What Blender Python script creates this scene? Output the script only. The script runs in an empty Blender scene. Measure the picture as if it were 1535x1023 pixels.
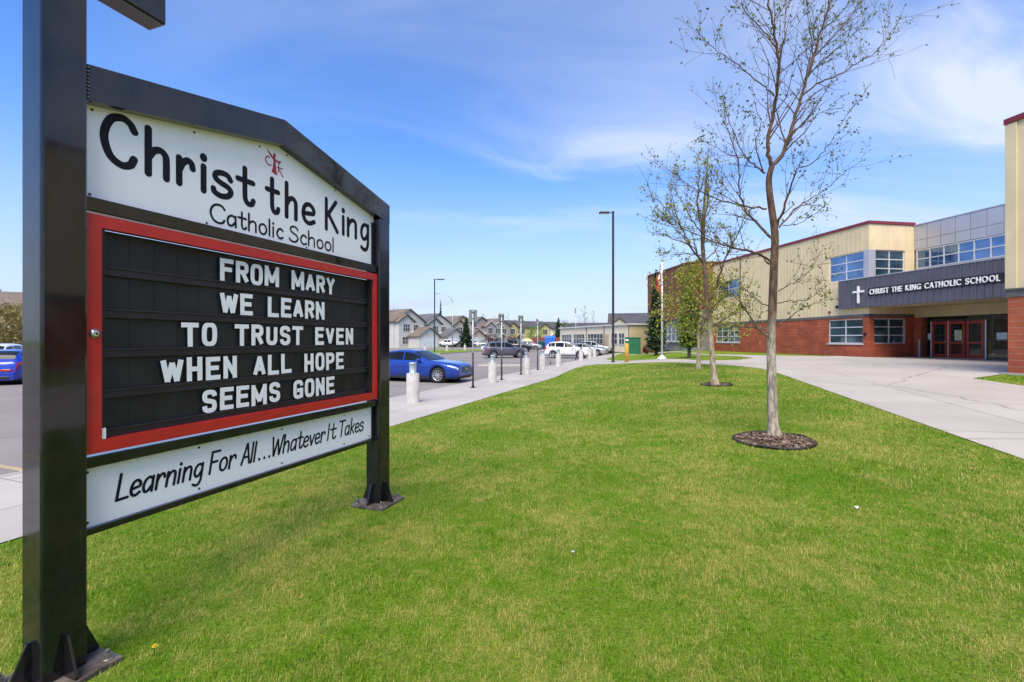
import bpy, bmesh, math, random
import numpy as np
from mathutils import Vector, Matrix
from mathutils.geometry import tessellate_polygon

R = math.radians
C = bpy.context.scene.collection
scene = bpy.context.scene

# ------------------------------------------------------------------ camera
cam_d = bpy.data.cameras.new("camera")
cam = bpy.data.objects.new("camera", cam_d)
C.objects.link(cam)
CAMZ = 1.6
cam.location = (0, 0, CAMZ)
cam.rotation_euler = (R(90), 0, 0)
cam_d.sensor_width = 36
cam_d.lens = 16.0
cam_d.shift_y = -2.5 / 1535
cam_d.clip_start = 0.05
cam_d.clip_end = 4000
scene.camera = cam
scene.render.resolution_x, scene.render.resolution_y = 1024, 682

# ------------------------------------------------------------------ light
SUN_FROM = Vector((-0.18, -0.74, 1.05)).normalized()
sun_el = math.asin(SUN_FROM.z)
sun_rot = math.atan2(SUN_FROM.x, SUN_FROM.y)
sl = bpy.data.lights.new("sun", 'SUN')
sl.energy = 2.6
sl.angle = R(42)
sl.color = (1.0, 0.90, 0.74)
so = bpy.data.objects.new("sun", sl)
C.objects.link(so)
so.location = (-20, -20, 40)
so.rotation_euler = (-SUN_FROM).to_track_quat('-Z', 'Y').to_euler()

w = bpy.data.worlds.new("World")
scene.world = w
w.use_nodes = True
nt = w.node_tree
nt.nodes.clear()
def N(t, tree=None, **kw):
    n = (tree or nt).nodes.new(t)
    for k, v in kw.items():
        setattr(n, k, v)
    return n
def L(a, b, tree=None):
    (tree or nt).links.new(a, b)
sky = N('ShaderNodeTexSky', sky_type='NISHITA', sun_disc=False, sun_elevation=sun_el, sun_rotation=sun_rot,
        altitude=1000, air_density=1.0, dust_density=0.6, ozone_density=1.6)
hs = N('ShaderNodeHueSaturation')
hs.inputs['Hue'].default_value = 0.510
hs.inputs['Saturation'].default_value = 1.28
hs.inputs['Value'].default_value = 1.0
L(sky.outputs[0], hs.inputs['Color'])
tc = N('ShaderNodeTexCoord')
sp = N('ShaderNodeSeparateXYZ')
L(tc.outputs['Generated'], sp.inputs[0])
def M(op, a, b=None, c=None):
    n = N('ShaderNodeMath', operation=op)
    for i, v in enumerate((a, b, c)):
        if v is None: continue
        if isinstance(v, (int, float)): n.inputs[i].default_value = v
        else: L(v, n.inputs[i])
    return n.outputs[0]
zc = M('MAXIMUM', sp.outputs['Z'], 0.0)
den = M('ADD', zc, 0.16)
cx_ = M('DIVIDE', sp.outputs['X'], den)
cy_ = M('DIVIDE', sp.outputs['Y'], den)
cmb = N('ShaderNodeCombineXYZ')
L(cx_, cmb.inputs[0]); L(cy_, cmb.inputs[1])
mp = N('ShaderNodeMapping')
mp.inputs['Rotation'].default_value = (0, 0, R(-38))
mp.inputs['Scale'].default_value = (0.55, 1.35, 1)
mp.inputs['Location'].default_value = (-8.7, -2.5, 0)
L(cmb.outputs[0], mp.inputs[0])
n1 = N('ShaderNodeTexNoise'); n1.inputs['Scale'].default_value = 1.1; n1.inputs['Detail'].default_value = 7
n1.inputs['Roughness'].default_value = 0.55; n1.inputs['Distortion'].default_value = 0.7
L(mp.outputs[0], n1.inputs['Vector'])
n2 = N('ShaderNodeTexNoise'); n2.inputs['Scale'].default_value = 0.5; n2.inputs['Detail'].default_value = 2
L(mp.outputs[0], n2.inputs['Vector'])
def ramp(src, a, b, tree=None):
    n = N('ShaderNodeMapRange', tree); n.interpolation_type = 'SMOOTHSTEP'
    n.inputs[1].default_value = a; n.inputs[2].default_value = b
    L(src, n.inputs[0], tree)
    return n.outputs[0]
wisps = ramp(n1.outputs[0], 0.43, 0.76)
cover = ramp(n2.outputs[0], 0.30, 0.62)
right = ramp(sp.outputs['X'], 0.05, 0.75)            # the veil thickens towards the right of the sky
cov2 = M('MULTIPLY_ADD', right, 0.55, M('MULTIPLY', M('MULTIPLY', cover, 0.85), ramp(sp.outputs['X'], -0.75, 0.15)))
veil = M('MULTIPLY', M('MULTIPLY', right, ramp(n2.outputs[0], 0.30, 0.62)), 0.10)
high = M('MULTIPLY_ADD', wisps, cov2, veil)
low_el = M('SUBTRACT', 1.0, ramp(sp.outputs['Z'], 0.03, 0.17))
n3 = N('ShaderNodeTexNoise'); n3.inputs['Scale'].default_value = 6.0; n3.inputs['Detail'].default_value = 6
mp3 = N('ShaderNodeMapping'); mp3.inputs['Scale'].default_value = (1, 1, 2.6); mp3.inputs['Location'].default_value = (1.7, .4, .2)
L(tc.outputs['Generated'], mp3.inputs[0]); L(mp3.outputs[0], n3.inputs['Vector'])
left_side = M('SUBTRACT', 1.0, ramp(sp.outputs['X'], -0.30, 0.10))
low = M('MULTIPLY', M('MULTIPLY', ramp(n3.outputs[0], 0.46, 0.64), low_el), left_side)
cl = M('MINIMUM', M('ADD', high, low), 0.70)
mixc = N('ShaderNodeMix', data_type='RGBA')
L(cl, mixc.inputs[0]); L(hs.outputs[0], mixc.inputs[6])
mixc.inputs[7].default_value = (3.5, 3.62, 3.85, 1)
# the air close to the horizon is paler
hz = N('ShaderNodeMix', data_type='RGBA')
hzf = M('MULTIPLY', M('SUBTRACT', 1.0, ramp(sp.outputs['Z'], -0.04, 0.40)), 0.93)
L(hzf, hz.inputs[0]); L(mixc.outputs[2], hz.inputs[6]); hz.inputs[7].default_value = (1.88, 2.12, 2.92, 1)
bg = N('ShaderNodeBackground'); bg.inputs[1].default_value = 0.14
L(hz.outputs[2], bg.inputs[0])
wo = N('ShaderNodeOutputWorld')
L(bg.outputs[0], wo.inputs[0])

scene.view_settings.view_transform = 'Standard'
scene.view_settings.look = 'None'
scene.view_settings.exposure = 1.06
scene.view_settings.gamma = 1
scene.view_settings.use_curve_mapping = False
scene.cycles.max_bounces = 6
scene.cycles.caustics_reflective = False
scene.cycles.caustics_refractive = False

# ------------------------------------------------------------------ frames of reference
CT, ST = math.cos(R(20.46)), math.sin(R(20.46))      # the pavement, kerb, sign and tree row run along t
def PT(p, t, z=0.0):
    return Vector((p * CT + t * ST, -p * ST + t * CT, z))
def to_pt(x, y):
    return x * CT - y * ST, x * ST + y * CT
QC, QS = math.cos(R(9.0)), math.sin(R(9.0))          # the school's walls run along s, its depth along q
def QSW(q, s, z=0.0):
    return Vector((q * QC - s * QS, q * QS + s * QC, z))
LAWN_EDGE, KERB_IN, KERB_OUT = -5.45, -8.05, -8.2
ROAD_Z, WALK_Z, SCHOOL_Z = -0.30, -0.15, 0.56
def sstep(u):
    u = np.clip(u, 0, 1)
    return u * u * (3 - 2 * u)
def ground(x, y):
    x = np.asarray(x, float); y = np.asarray(y, float)
    p = x * CT - y * ST
    q = x * QC + y * QS
    base = 0.56 * np.clip((q - 3) / 16, 0, 1)
    b = sstep((p - LAWN_EDGE) / 5.95)
    return WALK_Z + b * (base - WALK_Z)
def gz(x, y):
    p, t = to_pt(x, y)
    return ROAD_Z if p < KERB_OUT else float(ground(x, y))
def gp(px, py, z=None, off=0.0):
    """the point of the ground that the photograph shows at this pixel"""
    dx, dz = (px - 767.5) / 682.0, -(py - 509.0) / 682.0
    D = 20.0
    for _ in range(60):
        h = CAMZ - (z if z is not None else gz(dx * D, D))
        D = 0.5 * D + 0.5 * (h / -dz)
    x, y = dx * D, D
    return Vector((x, y, (z if z is not None else gz(x, y)) + off))
def at(px, py, D):
    return Vector(((px - 767.5) / 682.0 * D, D, CAMZ - (py - 509.0) / 682.0 * D))

# ------------------------------------------------------------------ mesh helpers
class MB:
    def __init__(s):
        s.v = []; s.f = []; s.smooth = []
    def add(s, vs, fs, smooth=False):
        o = len(s.v)
        s.v.extend(tuple(v) for v in vs)
        for f in fs:
            s.f.append(tuple(i + o for i in f)); s.smooth.append(smooth)
        return s
    def box(s, x0, x1, y0, y1, z0, z1):
        return s.add([(x0,y0,z0),(x1,y0,z0),(x1,y1,z0),(x0,y1,z0),(x0,y0,z1),(x1,y0,z1),(x1,y1,z1),(x0,y1,z1)],
                     [(0,3,2,1),(4,5,6,7),(0,1,5,4),(1,2,6,5),(2,3,7,6),(3,0,4,7)])
    def bbox(s, x0, x1, y0, y1, z0, z1, b=0.01):
        """box with chamfered edges"""
        vs = []; b = min(b, abs(x1-x0)*.45, abs(y1-y0)*.45, abs(z1-z0)*.45)
        bm = bmesh.new()
        m = Matrix.Translation(((x0+x1)/2,(y0+y1)/2,(z0+z1)/2)) @ Matrix.Diagonal((x1-x0, y1-y0, z1-z0, 1))
        bmesh.ops.create_cube(bm, size=1, matrix=m)
        bmesh.ops.bevel(bm, geom=bm.edges[:], offset=b, segments=2, profile=0.5, affect='EDGES')
        bm.verts.index_update()
        s.add([v.co for v in bm.verts], [[v.index for v in f.verts] for f in bm.faces])
        bm.free(); return s
    def poly(s, pts):
        return s.add(pts, [tuple(range(len(pts)))])
    def prism(s, pts, d):
        """polygon extruded by vector d"""
        n = len(pts); d = Vector(d)
        vs = [Vector(p) for p in pts]; vs += [p + d for p in vs]
        fs = [tuple(range(n)), tuple(range(2*n-1, n-1, -1))]
        fs += [(i, i+n, (i+1) % n + n, (i+1) % n) for i in range(n)]
        return s.add(vs, fs)
    def tube(s, pts, rad, n=8, cap=True, smooth=True):
        pts = [Vector(p) for p in pts]
        if isinstance(rad, (int, float)): rad = [rad] * len(pts)
        vs = []; up = None
        for i, p in enumerate(pts):
            d = (pts[min(i+1, len(pts)-1)] - pts[max(i-1, 0)])
            if d.length < 1e-9: d = Vector((0,0,1))
            d.normalize()
            if up is None:
                up = Vector((1,0,0)) if abs(d.x) < .8 else Vector((0,1,0))
            a = d.cross(up)
            if a.length < 1e-5: a = d.cross(Vector((0,1,0)))
            a.normalize(); b = d.cross(a); up = -b if False else a.cross(d)
            for k in range(n):
                an = 2 * math.pi * k / n
                vs.append(p + (a * math.cos(an) + b * math.sin(an)) * rad[i])
        fs = []
        for i in range(len(pts) - 1):
            for k in range(n):
                fs.append((i*n+k, i*n+(k+1) % n, (i+1)*n+(k+1) % n, (i+1)*n+k))
        s.add(vs, fs, smooth)
        if cap:
            o = len(s.v) - len(vs)
            s.f.append(tuple(o + k for k in range(n-1, -1, -1))); s.smooth.append(False)
            s.f.append(tuple(o + (len(pts)-1)*n + k for k in range(n))); s.smooth.append(False)
        return s
    def lathe(s, prof, c=(0,0,0), n=24, axis='z', smooth=True, caps=True):
        c = Vector(c); vs = []
        for r, h in prof:
            for k in range(n):
                a = 2 * math.pi * k / n
                x, y = r * math.cos(a), r * math.sin(a)
                vs.append(c + (Vector((x, y, h)) if axis == 'z' else Vector((x, h, y)) if axis == 'y' else Vector((h, x, y))))
        fs = []
        for i in range(len(prof) - 1):
            for k in range(n):
                fs.append((i*n+k, i*n+(k+1) % n, (i+1)*n+(k+1) % n, (i+1)*n+k))
        if caps and prof[0][0] > 1e-6: fs.append(tuple(range(n-1, -1, -1)))
        if caps and prof[-1][0] > 1e-6: fs.append(tuple((len(prof)-1)*n + k for k in range(n)))
        return s.add(vs, fs, smooth)
    def shifted(s, d):
        d = Vector(d); s.v = [tuple(Vector(v) + d) for v in s.v]; return s
    def xf(s, m):
        s.v = [tuple(m @ Vector(v)) for v in s.v]; return s
    def build(s, name, mat, parent=None, uv=False, fix=True, out=None):
        me = bpy.data.meshes.new(name)
        me.from_pydata(s.v, [], s.f)
        me.polygons.foreach_set('use_smooth', s.smooth)
        if fix:
            bm = bmesh.new(); bm.from_mesh(me)
            bmesh.ops.recalc_face_normals(bm, faces=bm.faces[:])
            if out is not None:
                o_ = Vector(out); bm.normal_update()
                for f in bm.faces:
                    if f.normal.dot(f.calc_center_median() - o_) < 0: f.normal_flip()
            bm.to_mesh(me); bm.free()
        if uv:
            lay = me.uv_layers.new(name='UVMap')
            for poly in me.polygons:
                nx, ny, nz = (abs(c) for c in poly.normal)
                for li in poly.loop_indices:
                    x, y, z = me.vertices[me.loops[li].vertex_index].co
                    lay.data[li].uv = (x, y) if nz > max(nx, ny) else (y, z) if nx > ny else (x, z)
        me.materials.append(mat)
        o = bpy.data.objects.new(name, me)
        C.objects.link(o)
        if parent is not None: o.parent = parent
        return o
def raw(name, verts, faces_n, mat, parent=None, attr=None, smooth=False, vcol=None):
    """fast mesh from numpy: verts (k*n,3), every n consecutive vertices one face"""
    nv = len(verts); nf = nv // faces_n
    me = bpy.data.meshes.new(name)
    me.vertices.add(nv); me.vertices.foreach_set('co', np.asarray(verts, np.float32).ravel())
    me.loops.add(nv); me.loops.foreach_set('vertex_index', np.arange(nv, dtype=np.int32))
    me.polygons.add(nf); me.polygons.foreach_set('loop_start', np.arange(0, nv, faces_n, dtype=np.int32))
    if attr is not None:
        a = me.attributes.new('rnd', 'FLOAT', 'POINT'); a.data.foreach_set('value', np.asarray(attr, np.float32))
    me.update(calc_edges=True); me.validate()
    me.materials.append(mat)
    o = bpy.data.objects.new(name, me); C.objects.link(o)
    if parent is not None: o.parent = parent
    return o
def tag(o, label=None, cat=None, group=None, kind=None):
    if label: o['label'] = label
    if cat: o['category'] = cat
    if group: o['group'] = group
    if kind: o['kind'] = kind
    return o
def thing(name, label, cat, loc=(0,0,0), rz=0.0, group=None):
    o = bpy.data.objects.new(name, None); C.objects.link(o)
    o.empty_display_size = 0.2
    o.location = loc; o.rotation_euler = (0, 0, rz)
    return tag(o, label, cat, group)
def copy_tree(o, parent=None):
    c = o.copy(); C.objects.link(c)
    if parent is not None: c.parent = parent
    for ch in [x for x in bpy.data.objects if x.parent == o]:
        copy_tree(ch, c)
    return c
def sheet(name, poly, off, mat, cell=1.0, kind='structure', zfun=None, flat=None):
    """paved or planted sheet laid on the ground: polygon cut into a grid and dropped to the terrain"""
    pts = [Vector((p[0], p[1], 0)) for p in poly]
    tris = tessellate_polygon([pts])
    bm = bmesh.new()
    vs = [bm.verts.new(p) for p in pts]
    for t in tris:
        try: bm.faces.new([vs[i] for i in t])
        except ValueError: pass
    if flat is None:
        xs = [p.x for p in pts]; ys = [p.y for p in pts]
        for axis, lo, hi in ((0, min(xs), max(xs)), (1, min(ys), max(ys))):
            k = math.floor(lo / cell) + 1
            while k * cell < hi:
                no = Vector((1,0,0)) if axis == 0 else Vector((0,1,0))
                bmesh.ops.bisect_plane(bm, geom=bm.verts[:] + bm.edges[:] + bm.faces[:], plane_co=no * (k * cell), plane_no=no)
                k += 1
    bmesh.ops.recalc_face_normals(bm, faces=bm.faces[:])
    for v in bm.verts:
        v.co.z = (flat if flat is not None else float(ground(v.co.x, v.co.y))) + off
    for f in bm.faces:
        if f.normal.z < 0: f.normal_flip()
    me = bpy.data.meshes.new(name); bm.to_mesh(me); bm.free()
    me.materials.append(mat)
    o = bpy.data.objects.new(name, me); C.objects.link(o)
    if kind: o['kind'] = kind
    return o

# ------------------------------------------------------------------ materials
def nodes_of(name):
    m = bpy.data.materials.new(name); m.use_nodes = True
    t = m.node_tree; b = t.nodes['Principled BSDF']
    return m, t, b
def pm(name, col, rough=0.6, metal=0.0, var=0.12, scale=6.0, bump=0.0, bscale=40.0, col2=None, coat=0.0, spec=0.5, detail=5):
    """plain surface: a colour with uneven wear, and a fine bump"""
    m, t, b = nodes_of(name)
    b.inputs['Roughness'].default_value = rough
    b.inputs['Metallic'].default_value = metal
    b.inputs['Coat Weight'].default_value = coat
    b.inputs['Coat Roughness'].default_value = 0.06
    b.inputs['Specular IOR Level'].default_value = spec
    co = N('ShaderNodeTexCoord', t)
    n = N('ShaderNodeTexNoise', t); n.inputs['Scale'].default_value = scale; n.inputs['Detail'].default_value = detail
    L(co.outputs['Object'], n.inputs['Vector'], t)
    mx = N('ShaderNodeMix', t, data_type='RGBA')
    c2 = col2 or tuple(c * (1 + var) for c in col)
    c1 = col if col2 else tuple(c * (1 - var) for c in col)
    mx.inputs[6].default_value = (*c1, 1); mx.inputs[7].default_value = (*c2, 1)
    L(ramp(n.outputs[0], .3, .7, t), mx.inputs[0], t)
    L(mx.outputs[2], b.inputs['Base Color'], t)
    if bump:
        n2 = N('ShaderNodeTexNoise', t); n2.inputs['Scale'].default_value = bscale; n2.inputs['Detail'].default_value = 4
        L(co.outputs['Object'], n2.inputs['Vector'], t)
        bp = N('ShaderNodeBump', t); bp.inputs['Strength'].default_value = bump; bp.inputs['Distance'].default_value = 0.02
        L(n2.outputs[0], bp.inputs['Height'], t); L(bp.outputs[0], b.inputs['Normal'], t)
    return m
def math_t(t, op, a, b=None, c=None):
    n = N('ShaderNodeMath', t, operation=op)
    for i, v in enumerate((a, b, c)):
        if v is None: continue
        if isinstance(v, (int, float)): n.inputs[i].default_value = v
        else: L(v, n.inputs[i], t)
    return n.outputs[0]
def mixc_t(t, f, a, b):
    n = N('ShaderNodeMix', t, data_type='RGBA')
    for i, v in ((0, f), (6, a), (7, b)):
        if isinstance(v, (int, float)): n.inputs[i].default_value = v
        elif isinstance(v, tuple): n.inputs[i].default_value = (*v, 1)
        else: L(v, n.inputs[i], t)
    return n.outputs[2]
def noise_t(t, vec, scale, detail=5, rough=.55, dist=0.0):
    n = N('ShaderNodeTexNoise', t); n.inputs['Scale'].default_value = scale
    n.inputs['Detail'].default_value = detail; n.inputs['Roughness'].default_value = rough
    n.inputs['Distortion'].default_value = dist
    if vec is not None: L(vec, n.inputs['Vector'], t)
    return n.outputs[0]

def lawn_mat(name, blades):
    m, t, b = nodes_of(name)
    g = N('ShaderNodeNewGeometry', t)
    pos = g.outputs['Position']
    big = noise_t(t, pos, 0.7, 4, .65)
    mid = noise_t(t, pos, 6.5, 6, .75, .5)
    fine = noise_t(t, pos, 38.0, 4, .7)
    patch = math_t(t, 'MULTIPLY_ADD', big, 0.55, math_t(t, 'MULTIPLY', mid, 0.62))
    straw = ramp(patch, .42, .80, t)
    if blades:
        at_ = N('ShaderNodeAttribute', t); at_.attribute_name = 'rnd'
        rnd = math_t(t, 'ADD', math_t(t, 'MULTIPLY', at_.outputs['Fac'], .60), math_t(t, 'MULTIPLY_ADD', noise_t(t, pos, 9.0, 5, .75), 1.5, -.55))
        rnd = math_t(t, 'MINIMUM', math_t(t, 'MAXIMUM', rnd, 0.0), 1.0)
        green = mixc_t(t, rnd, (0.034, 0.140, 0.002), (0.215, 0.400, 0.010))
        st = math_t(t, 'ADD', math_t(t, 'MULTIPLY', straw, .74), math_t(t, 'MULTIPLY', at_.outputs['Fac'], .50))
        col = mixc_t(t, ramp(st, .36, .84, t), green, (0.56, 0.49, 0.13))
    else:
        green = mixc_t(t, fine, (0.055, 0.15, 0.005), (0.18, 0.30, 0.014))
        dry = mixc_t(t, fine, (0.14, 0.18, 0.02), (0.38, 0.34, 0.08))
        col = mixc_t(t, math_t(t, 'MULTIPLY', straw, .8), green, dry)
        bp = N('ShaderNodeBump', t); bp.inputs['Strength'].default_value = .9; bp.inputs['Distance'].default_value = .04
        L(fine, bp.inputs['Height'], t); L(bp.outputs[0], b.inputs['Normal'], t)
    L(col, b.inputs['Base Color'], t)
    b.inputs['Roughness'].default_value = .55 if blades else .9
    b.inputs['Specular IOR Level'].default_value = .25 if blades else .1
    if blades:
        tr = N('ShaderNodeBsdfTranslucent', t); L(col, tr.inputs[0], t)
        ms = N('ShaderNodeMixShader', t); ms.inputs[0].default_value = .35
        L(b.outputs[0], ms.inputs[1], t); L(tr.outputs[0], ms.inputs[2], t)
        L(ms.outputs[0], t.nodes['Material Output'].inputs[0], t)
    return m
def paving_mat(name, c1, c2, joint=None, rot=0.0, rough=.85, crack=False, stain=.5):
    m, t, b = nodes_of(name)
    g = N('ShaderNodeNewGeometry', t); pos = g.outputs['Position']
    mpn = N('ShaderNodeMapping', t); mpn.vector_type = 'TEXTURE'; mpn.inputs['Rotation'].default_value = (0, 0, rot)
    L(pos, mpn.inputs[0], t)
    big = noise_t(t, mpn.outputs[0], .45, 5, .6)
    fine = noise_t(t, pos, 55.0, 3, .7)
    f = math_t(t, 'MULTIPLY_ADD', fine, .35, math_t(t, 'MULTIPLY', ramp(big, .3, .72, t), .65))
    col = mixc_t(t, f, c1, c2)
    spots = ramp(noise_t(t, pos, 1.7, 6, .7, .8), .60, .78, t)
    col = mixc_t(t, math_t(t, 'MULTIPLY', spots, stain * .5), col, tuple(c * .62 for c in c1))
    if joint:
        br = N('ShaderNodeTexBrick', t)
        br.offset = 0.0; br.inputs['Scale'].default_value = 1.0
        br.inputs['Brick Width'].default_value = joint[0]; br.inputs['Row Height'].default_value = joint[1]
        br.inputs['Mortar Size'].default_value = joint[2]; br.inputs['Mortar Smooth'].default_value = .3
        br.inputs['Color1'].default_value = (.94, .94, .94, 1); br.inputs['Color2'].default_value = (1, 1, 1, 1)
        br.inputs['Mortar'].default_value = (.55, .53, .5, 1)
        L(mpn.outputs[0], br.inputs['Vector'], t)
        mu = N('ShaderNodeMix', t, data_type='RGBA', blend_type='MULTIPLY'); mu.inputs[0].default_value = 1
        L(col, mu.inputs[6], t); L(br.outputs[0], mu.inputs[7], t); col = mu.outputs[2]
    if crack:
        vo = N('ShaderNodeTexVoronoi', t); vo.feature = 'DISTANCE_TO_EDGE'; vo.inputs['Scale'].default_value = .16
        wv = N('ShaderNodeMix', t, data_type='RGBA'); wv.inputs[0].default_value = .35
        nn = N('ShaderNodeTexNoise', t); nn.inputs['Scale'].default_value = 1.2; L(pos, nn.inputs['Vector'], t)
        L(pos, wv.inputs[6], t); L(nn.outputs[1], wv.inputs[7], t)
        L(wv.outputs[2], vo.inputs['Vector'], t)
        ck = math_t(t, 'MULTIPLY', math_t(t, 'LESS_THAN', vo.outputs['Distance'], .0035), .45)
        col = mixc_t(t, ck, col, tuple(c * .35 for c in c1))
    L(col, b.inputs['Base Color'], t)
    b.inputs['Roughness'].default_value = rough
    b.inputs['Specular IOR Level'].default_value = .3
    bp = N('ShaderNodeBump', t); bp.inputs['Strength'].default_value = .35; bp.inputs['Distance'].default_value = .01
    L(fine, bp.inputs['Height'], t); L(bp.outputs[0], b.inputs['Normal'], t)
    return m
def brick_mat(name, c1, c2, mortar, bw, bh, ms=.012, rough=.85):
    m, t, b = nodes_of(name)
    uv = N('ShaderNodeUVMap', t)
    br = N('ShaderNodeTexBrick', t)
    br.inputs['Scale'].default_value = 1.0
    br.inputs['Brick Width'].default_value = bw; br.inputs['Row Height'].default_value = bh
    br.inputs['Mortar Size'].default_value = ms; br.inputs['Mortar Smooth'].default_value = .2
    br.inputs['Color1'].default_value = (*c1, 1); br.inputs['Color2'].default_value = (*c2, 1); br.inputs['Mortar'].default_value = (*mortar, 1)
    L(uv.outputs[0], br.inputs['Vector'], t)
    co = N('ShaderNodeTexCoord', t)
    n = noise_t(t, co.outputs['Object'], 1.3, 6, .65)
    mu = N('ShaderNodeMix', t, data_type='RGBA', blend_type='MULTIPLY'); mu.inputs[0].default_value = 1
    L(br.outputs[0], mu.inputs[6], t)
    L(mixc_t(t, ramp(n, .3, .7, t), (.72, .72, .72), (1.15, 1.12, 1.1)), mu.inputs[7], t)
    L(mu.outputs[2], b.inputs['Base Color'], t)
    b.inputs['Roughness'].default_value = rough
    bp = N('ShaderNodeBump', t); bp.inputs['Strength'].default_value = .6; bp.inputs['Distance'].default_value = .012
    inv = math_t(t, 'SUBTRACT', 1.0, br.outputs['Fac'])
    L(inv, bp.inputs['Height'], t); L(bp.outputs[0], b.inputs['Normal'], t)
    return m
def glass_mat(name, col, rough=.03, spec=.9, tint=None, metal=0.0):
    m, t, b = nodes_of(name)
    b.inputs['Metallic'].default_value = metal
    co = N('ShaderNodeTexCoord', t)
    n = noise_t(t, co.outputs['Object'], .9, 3, .5)
    L(mixc_t(t, ramp(n, .35, .65, t), col, tint or tuple(c * 1.9 for c in col)), b.inputs['Base Color'], t)
    b.inputs['Roughness'].default_value = rough
    b.inputs['IOR'].default_value = 1.6
    b.inputs['Specular IOR Level'].default_value = spec
    bp = N('ShaderNodeBump', t); bp.inputs['Strength'].default_value = .03; bp.inputs['Distance'].default_value = .05
    L(noise_t(t, co.outputs['Object'], 1.6, 2), bp.inputs['Height'], t); L(bp.outputs[0], b.inputs['Normal'], t)
    return m
def leaf_mat(name, c1, c2, trans=.35):
    m, t, b = nodes_of(name)
    at_ = N('ShaderNodeAttribute', t); at_.attribute_name = 'rnd'
    col = mixc_t(t, at_.outputs['Fac'], c1, c2)
    L(col, b.inputs['Base Color'], t)
    b.inputs['Roughness'].default_value = .55; b.inputs['Specular IOR Level'].default_value = .3
    tr = N('ShaderNodeBsdfTranslucent', t); L(col, tr.inputs[0], t)
    ms = N('ShaderNodeMixShader', t); ms.inputs[0].default_value = trans
    L(b.outputs[0], ms.inputs[1], t); L(tr.outputs[0], ms.inputs[2], t)
    L(ms.outputs[0], t.nodes['Material Output'].inputs[0], t)
    return m
def bark_mat(name, c1, c2, pale=None, zlo=0, zhi=1):
    m, t, b = nodes_of(name)
    co = N('ShaderNodeTexCoord', t)
    mpn = N('ShaderNodeMapping', t); mpn.inputs['Scale'].default_value = (14, 14, 3.5)
    L(co.outputs['Object'], mpn.inputs[0], t)
    n = noise_t(t, mpn.outputs[0], 1.6, 6, .7)
    col = mixc_t(t, ramp(n, .36, .64, t), c1, c2)
    if pale:
        spz = N('ShaderNodeSeparateXYZ', t); L(co.outputs['Object'], spz.inputs[0], t)
        n2 = noise_t(t, co.outputs['Object'], 6.0, 5, .7)
        hgt = math_t(t, 'MULTIPLY_ADD', n2, .7, math_t(t, 'SUBTRACT', spz.outputs['Z'], .35))
        f = math_t(t, 'SUBTRACT', 1.0, ramp(hgt, zlo, zhi, t))
        pcol = mixc_t(t, ramp(n, .42, .60, t), tuple(c * .42 for c in pale), pale)
        col = mixc_t(t, f, col, pcol)
    L(col, b.inputs['Base Color'], t)
    b.inputs['Roughness'].default_value = .9
    bp = N('ShaderNodeBump', t); bp.inputs['Strength'].default_value = .8; bp.inputs['Distance'].default_value = .02
    L(n, bp.inputs['Height'], t); L(bp.outputs[0], b.inputs['Normal'], t)
    return m

def black_paint():
    """gloss black paint on steel, chalked and scuffed in places"""
    m, t, b = nodes_of('black_paint')
    co = N('ShaderNodeTexCoord', t)
    mpn = N('ShaderNodeMapping', t); mpn.inputs['Scale'].default_value = (3, 3, 1.1); L(co.outputs['Object'], mpn.inputs[0], t)
    n = noise_t(t, mpn.outputs[0], 2.4, 7, .65, .6)
    L(mixc_t(t, ramp(n, .35, .75, t), (.006, .006, .007), (.018, .016, .020)), b.inputs['Base Color'], t)
    rr = N('ShaderNodeMapRange', t); L(n, rr.inputs[0], t)
    rr.inputs[1].default_value = .35; rr.inputs[2].default_value = .75; rr.inputs[3].default_value = .05; rr.inputs[4].default_value = .20
    b.inputs['Coat Weight'].default_value = .5; b.inputs['Coat Roughness'].default_value = .04
    L(rr.outputs[0], b.inputs['Roughness'], t)
    b.inputs['Specular IOR Level'].default_value = .38
    bp = N('ShaderNodeBump', t); bp.inputs['Strength'].default_value = .06; bp.inputs['Distance'].default_value = .01
    L(noise_t(t, co.outputs['Object'], 9, 3), bp.inputs['Height'], t); L(bp.outputs[0], b.inputs['Normal'], t)
    return m
def water_streak_panel(name, c):
    """white aluminium sheet with faint rain streaks"""
    m, t, b = nodes_of(name)
    co = N('ShaderNodeTexCoord', t)
    mpn = N('ShaderNodeMapping', t); mpn.inputs['Scale'].default_value = (26, 26, 1.3); L(co.outputs['Object'], mpn.inputs[0], t)
    n = noise_t(t, mpn.outputs[0], 1.0, 5, .6)
    n2 = noise_t(t, co.outputs['Object'], 2.2, 4, .6)
    f = math_t(t, 'MULTIPLY', ramp(n, .45, .8, t), ramp(n2, .35, .75, t))
    L(mixc_t(t, math_t(t, 'MULTIPLY', f, .5), c, tuple(k * .78 for k in c)), b.inputs['Base Color'], t)
    b.inputs['Roughness'].default_value = .35
    return m

MAT = {}
MAT['grass_ground'] = lawn_mat('lawn_soil', False)
MAT['grass_blades'] = lawn_mat('lawn_blades', True)
MAT['asphalt'] = paving_mat('asphalt', (.195, .175, .162), (.275, .25, .232), None, 0, .9, True, .7)
MAT['sidewalk'] = paving_mat('concrete_sidewalk', (.375, .345, .315), (.475, .44, .40), (1.55, 1.3, .012), R(69.54))
MAT['walkway'] = paving_mat('concrete_walkway', (.385, .345, .305), (.48, .435, .385), (3.0, 2.6, .016), R(69.54), .85, True, .8)
MAT['kerb'] = paving_mat('kerb_concrete', (.30, .28, .26), (.42, .40, .37), None)
MAT['black'] = black_paint()
MAT['white_panel'] = water_streak_panel('white_panel', (.89, .88, .905))
MAT['letter_black'] = pm('vinyl_black', (.010, .010, .016), .6, spec=.2)
MAT['letter_white'] = pm('letter_white', (.88, .875, .885), .45, var=.03)
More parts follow.
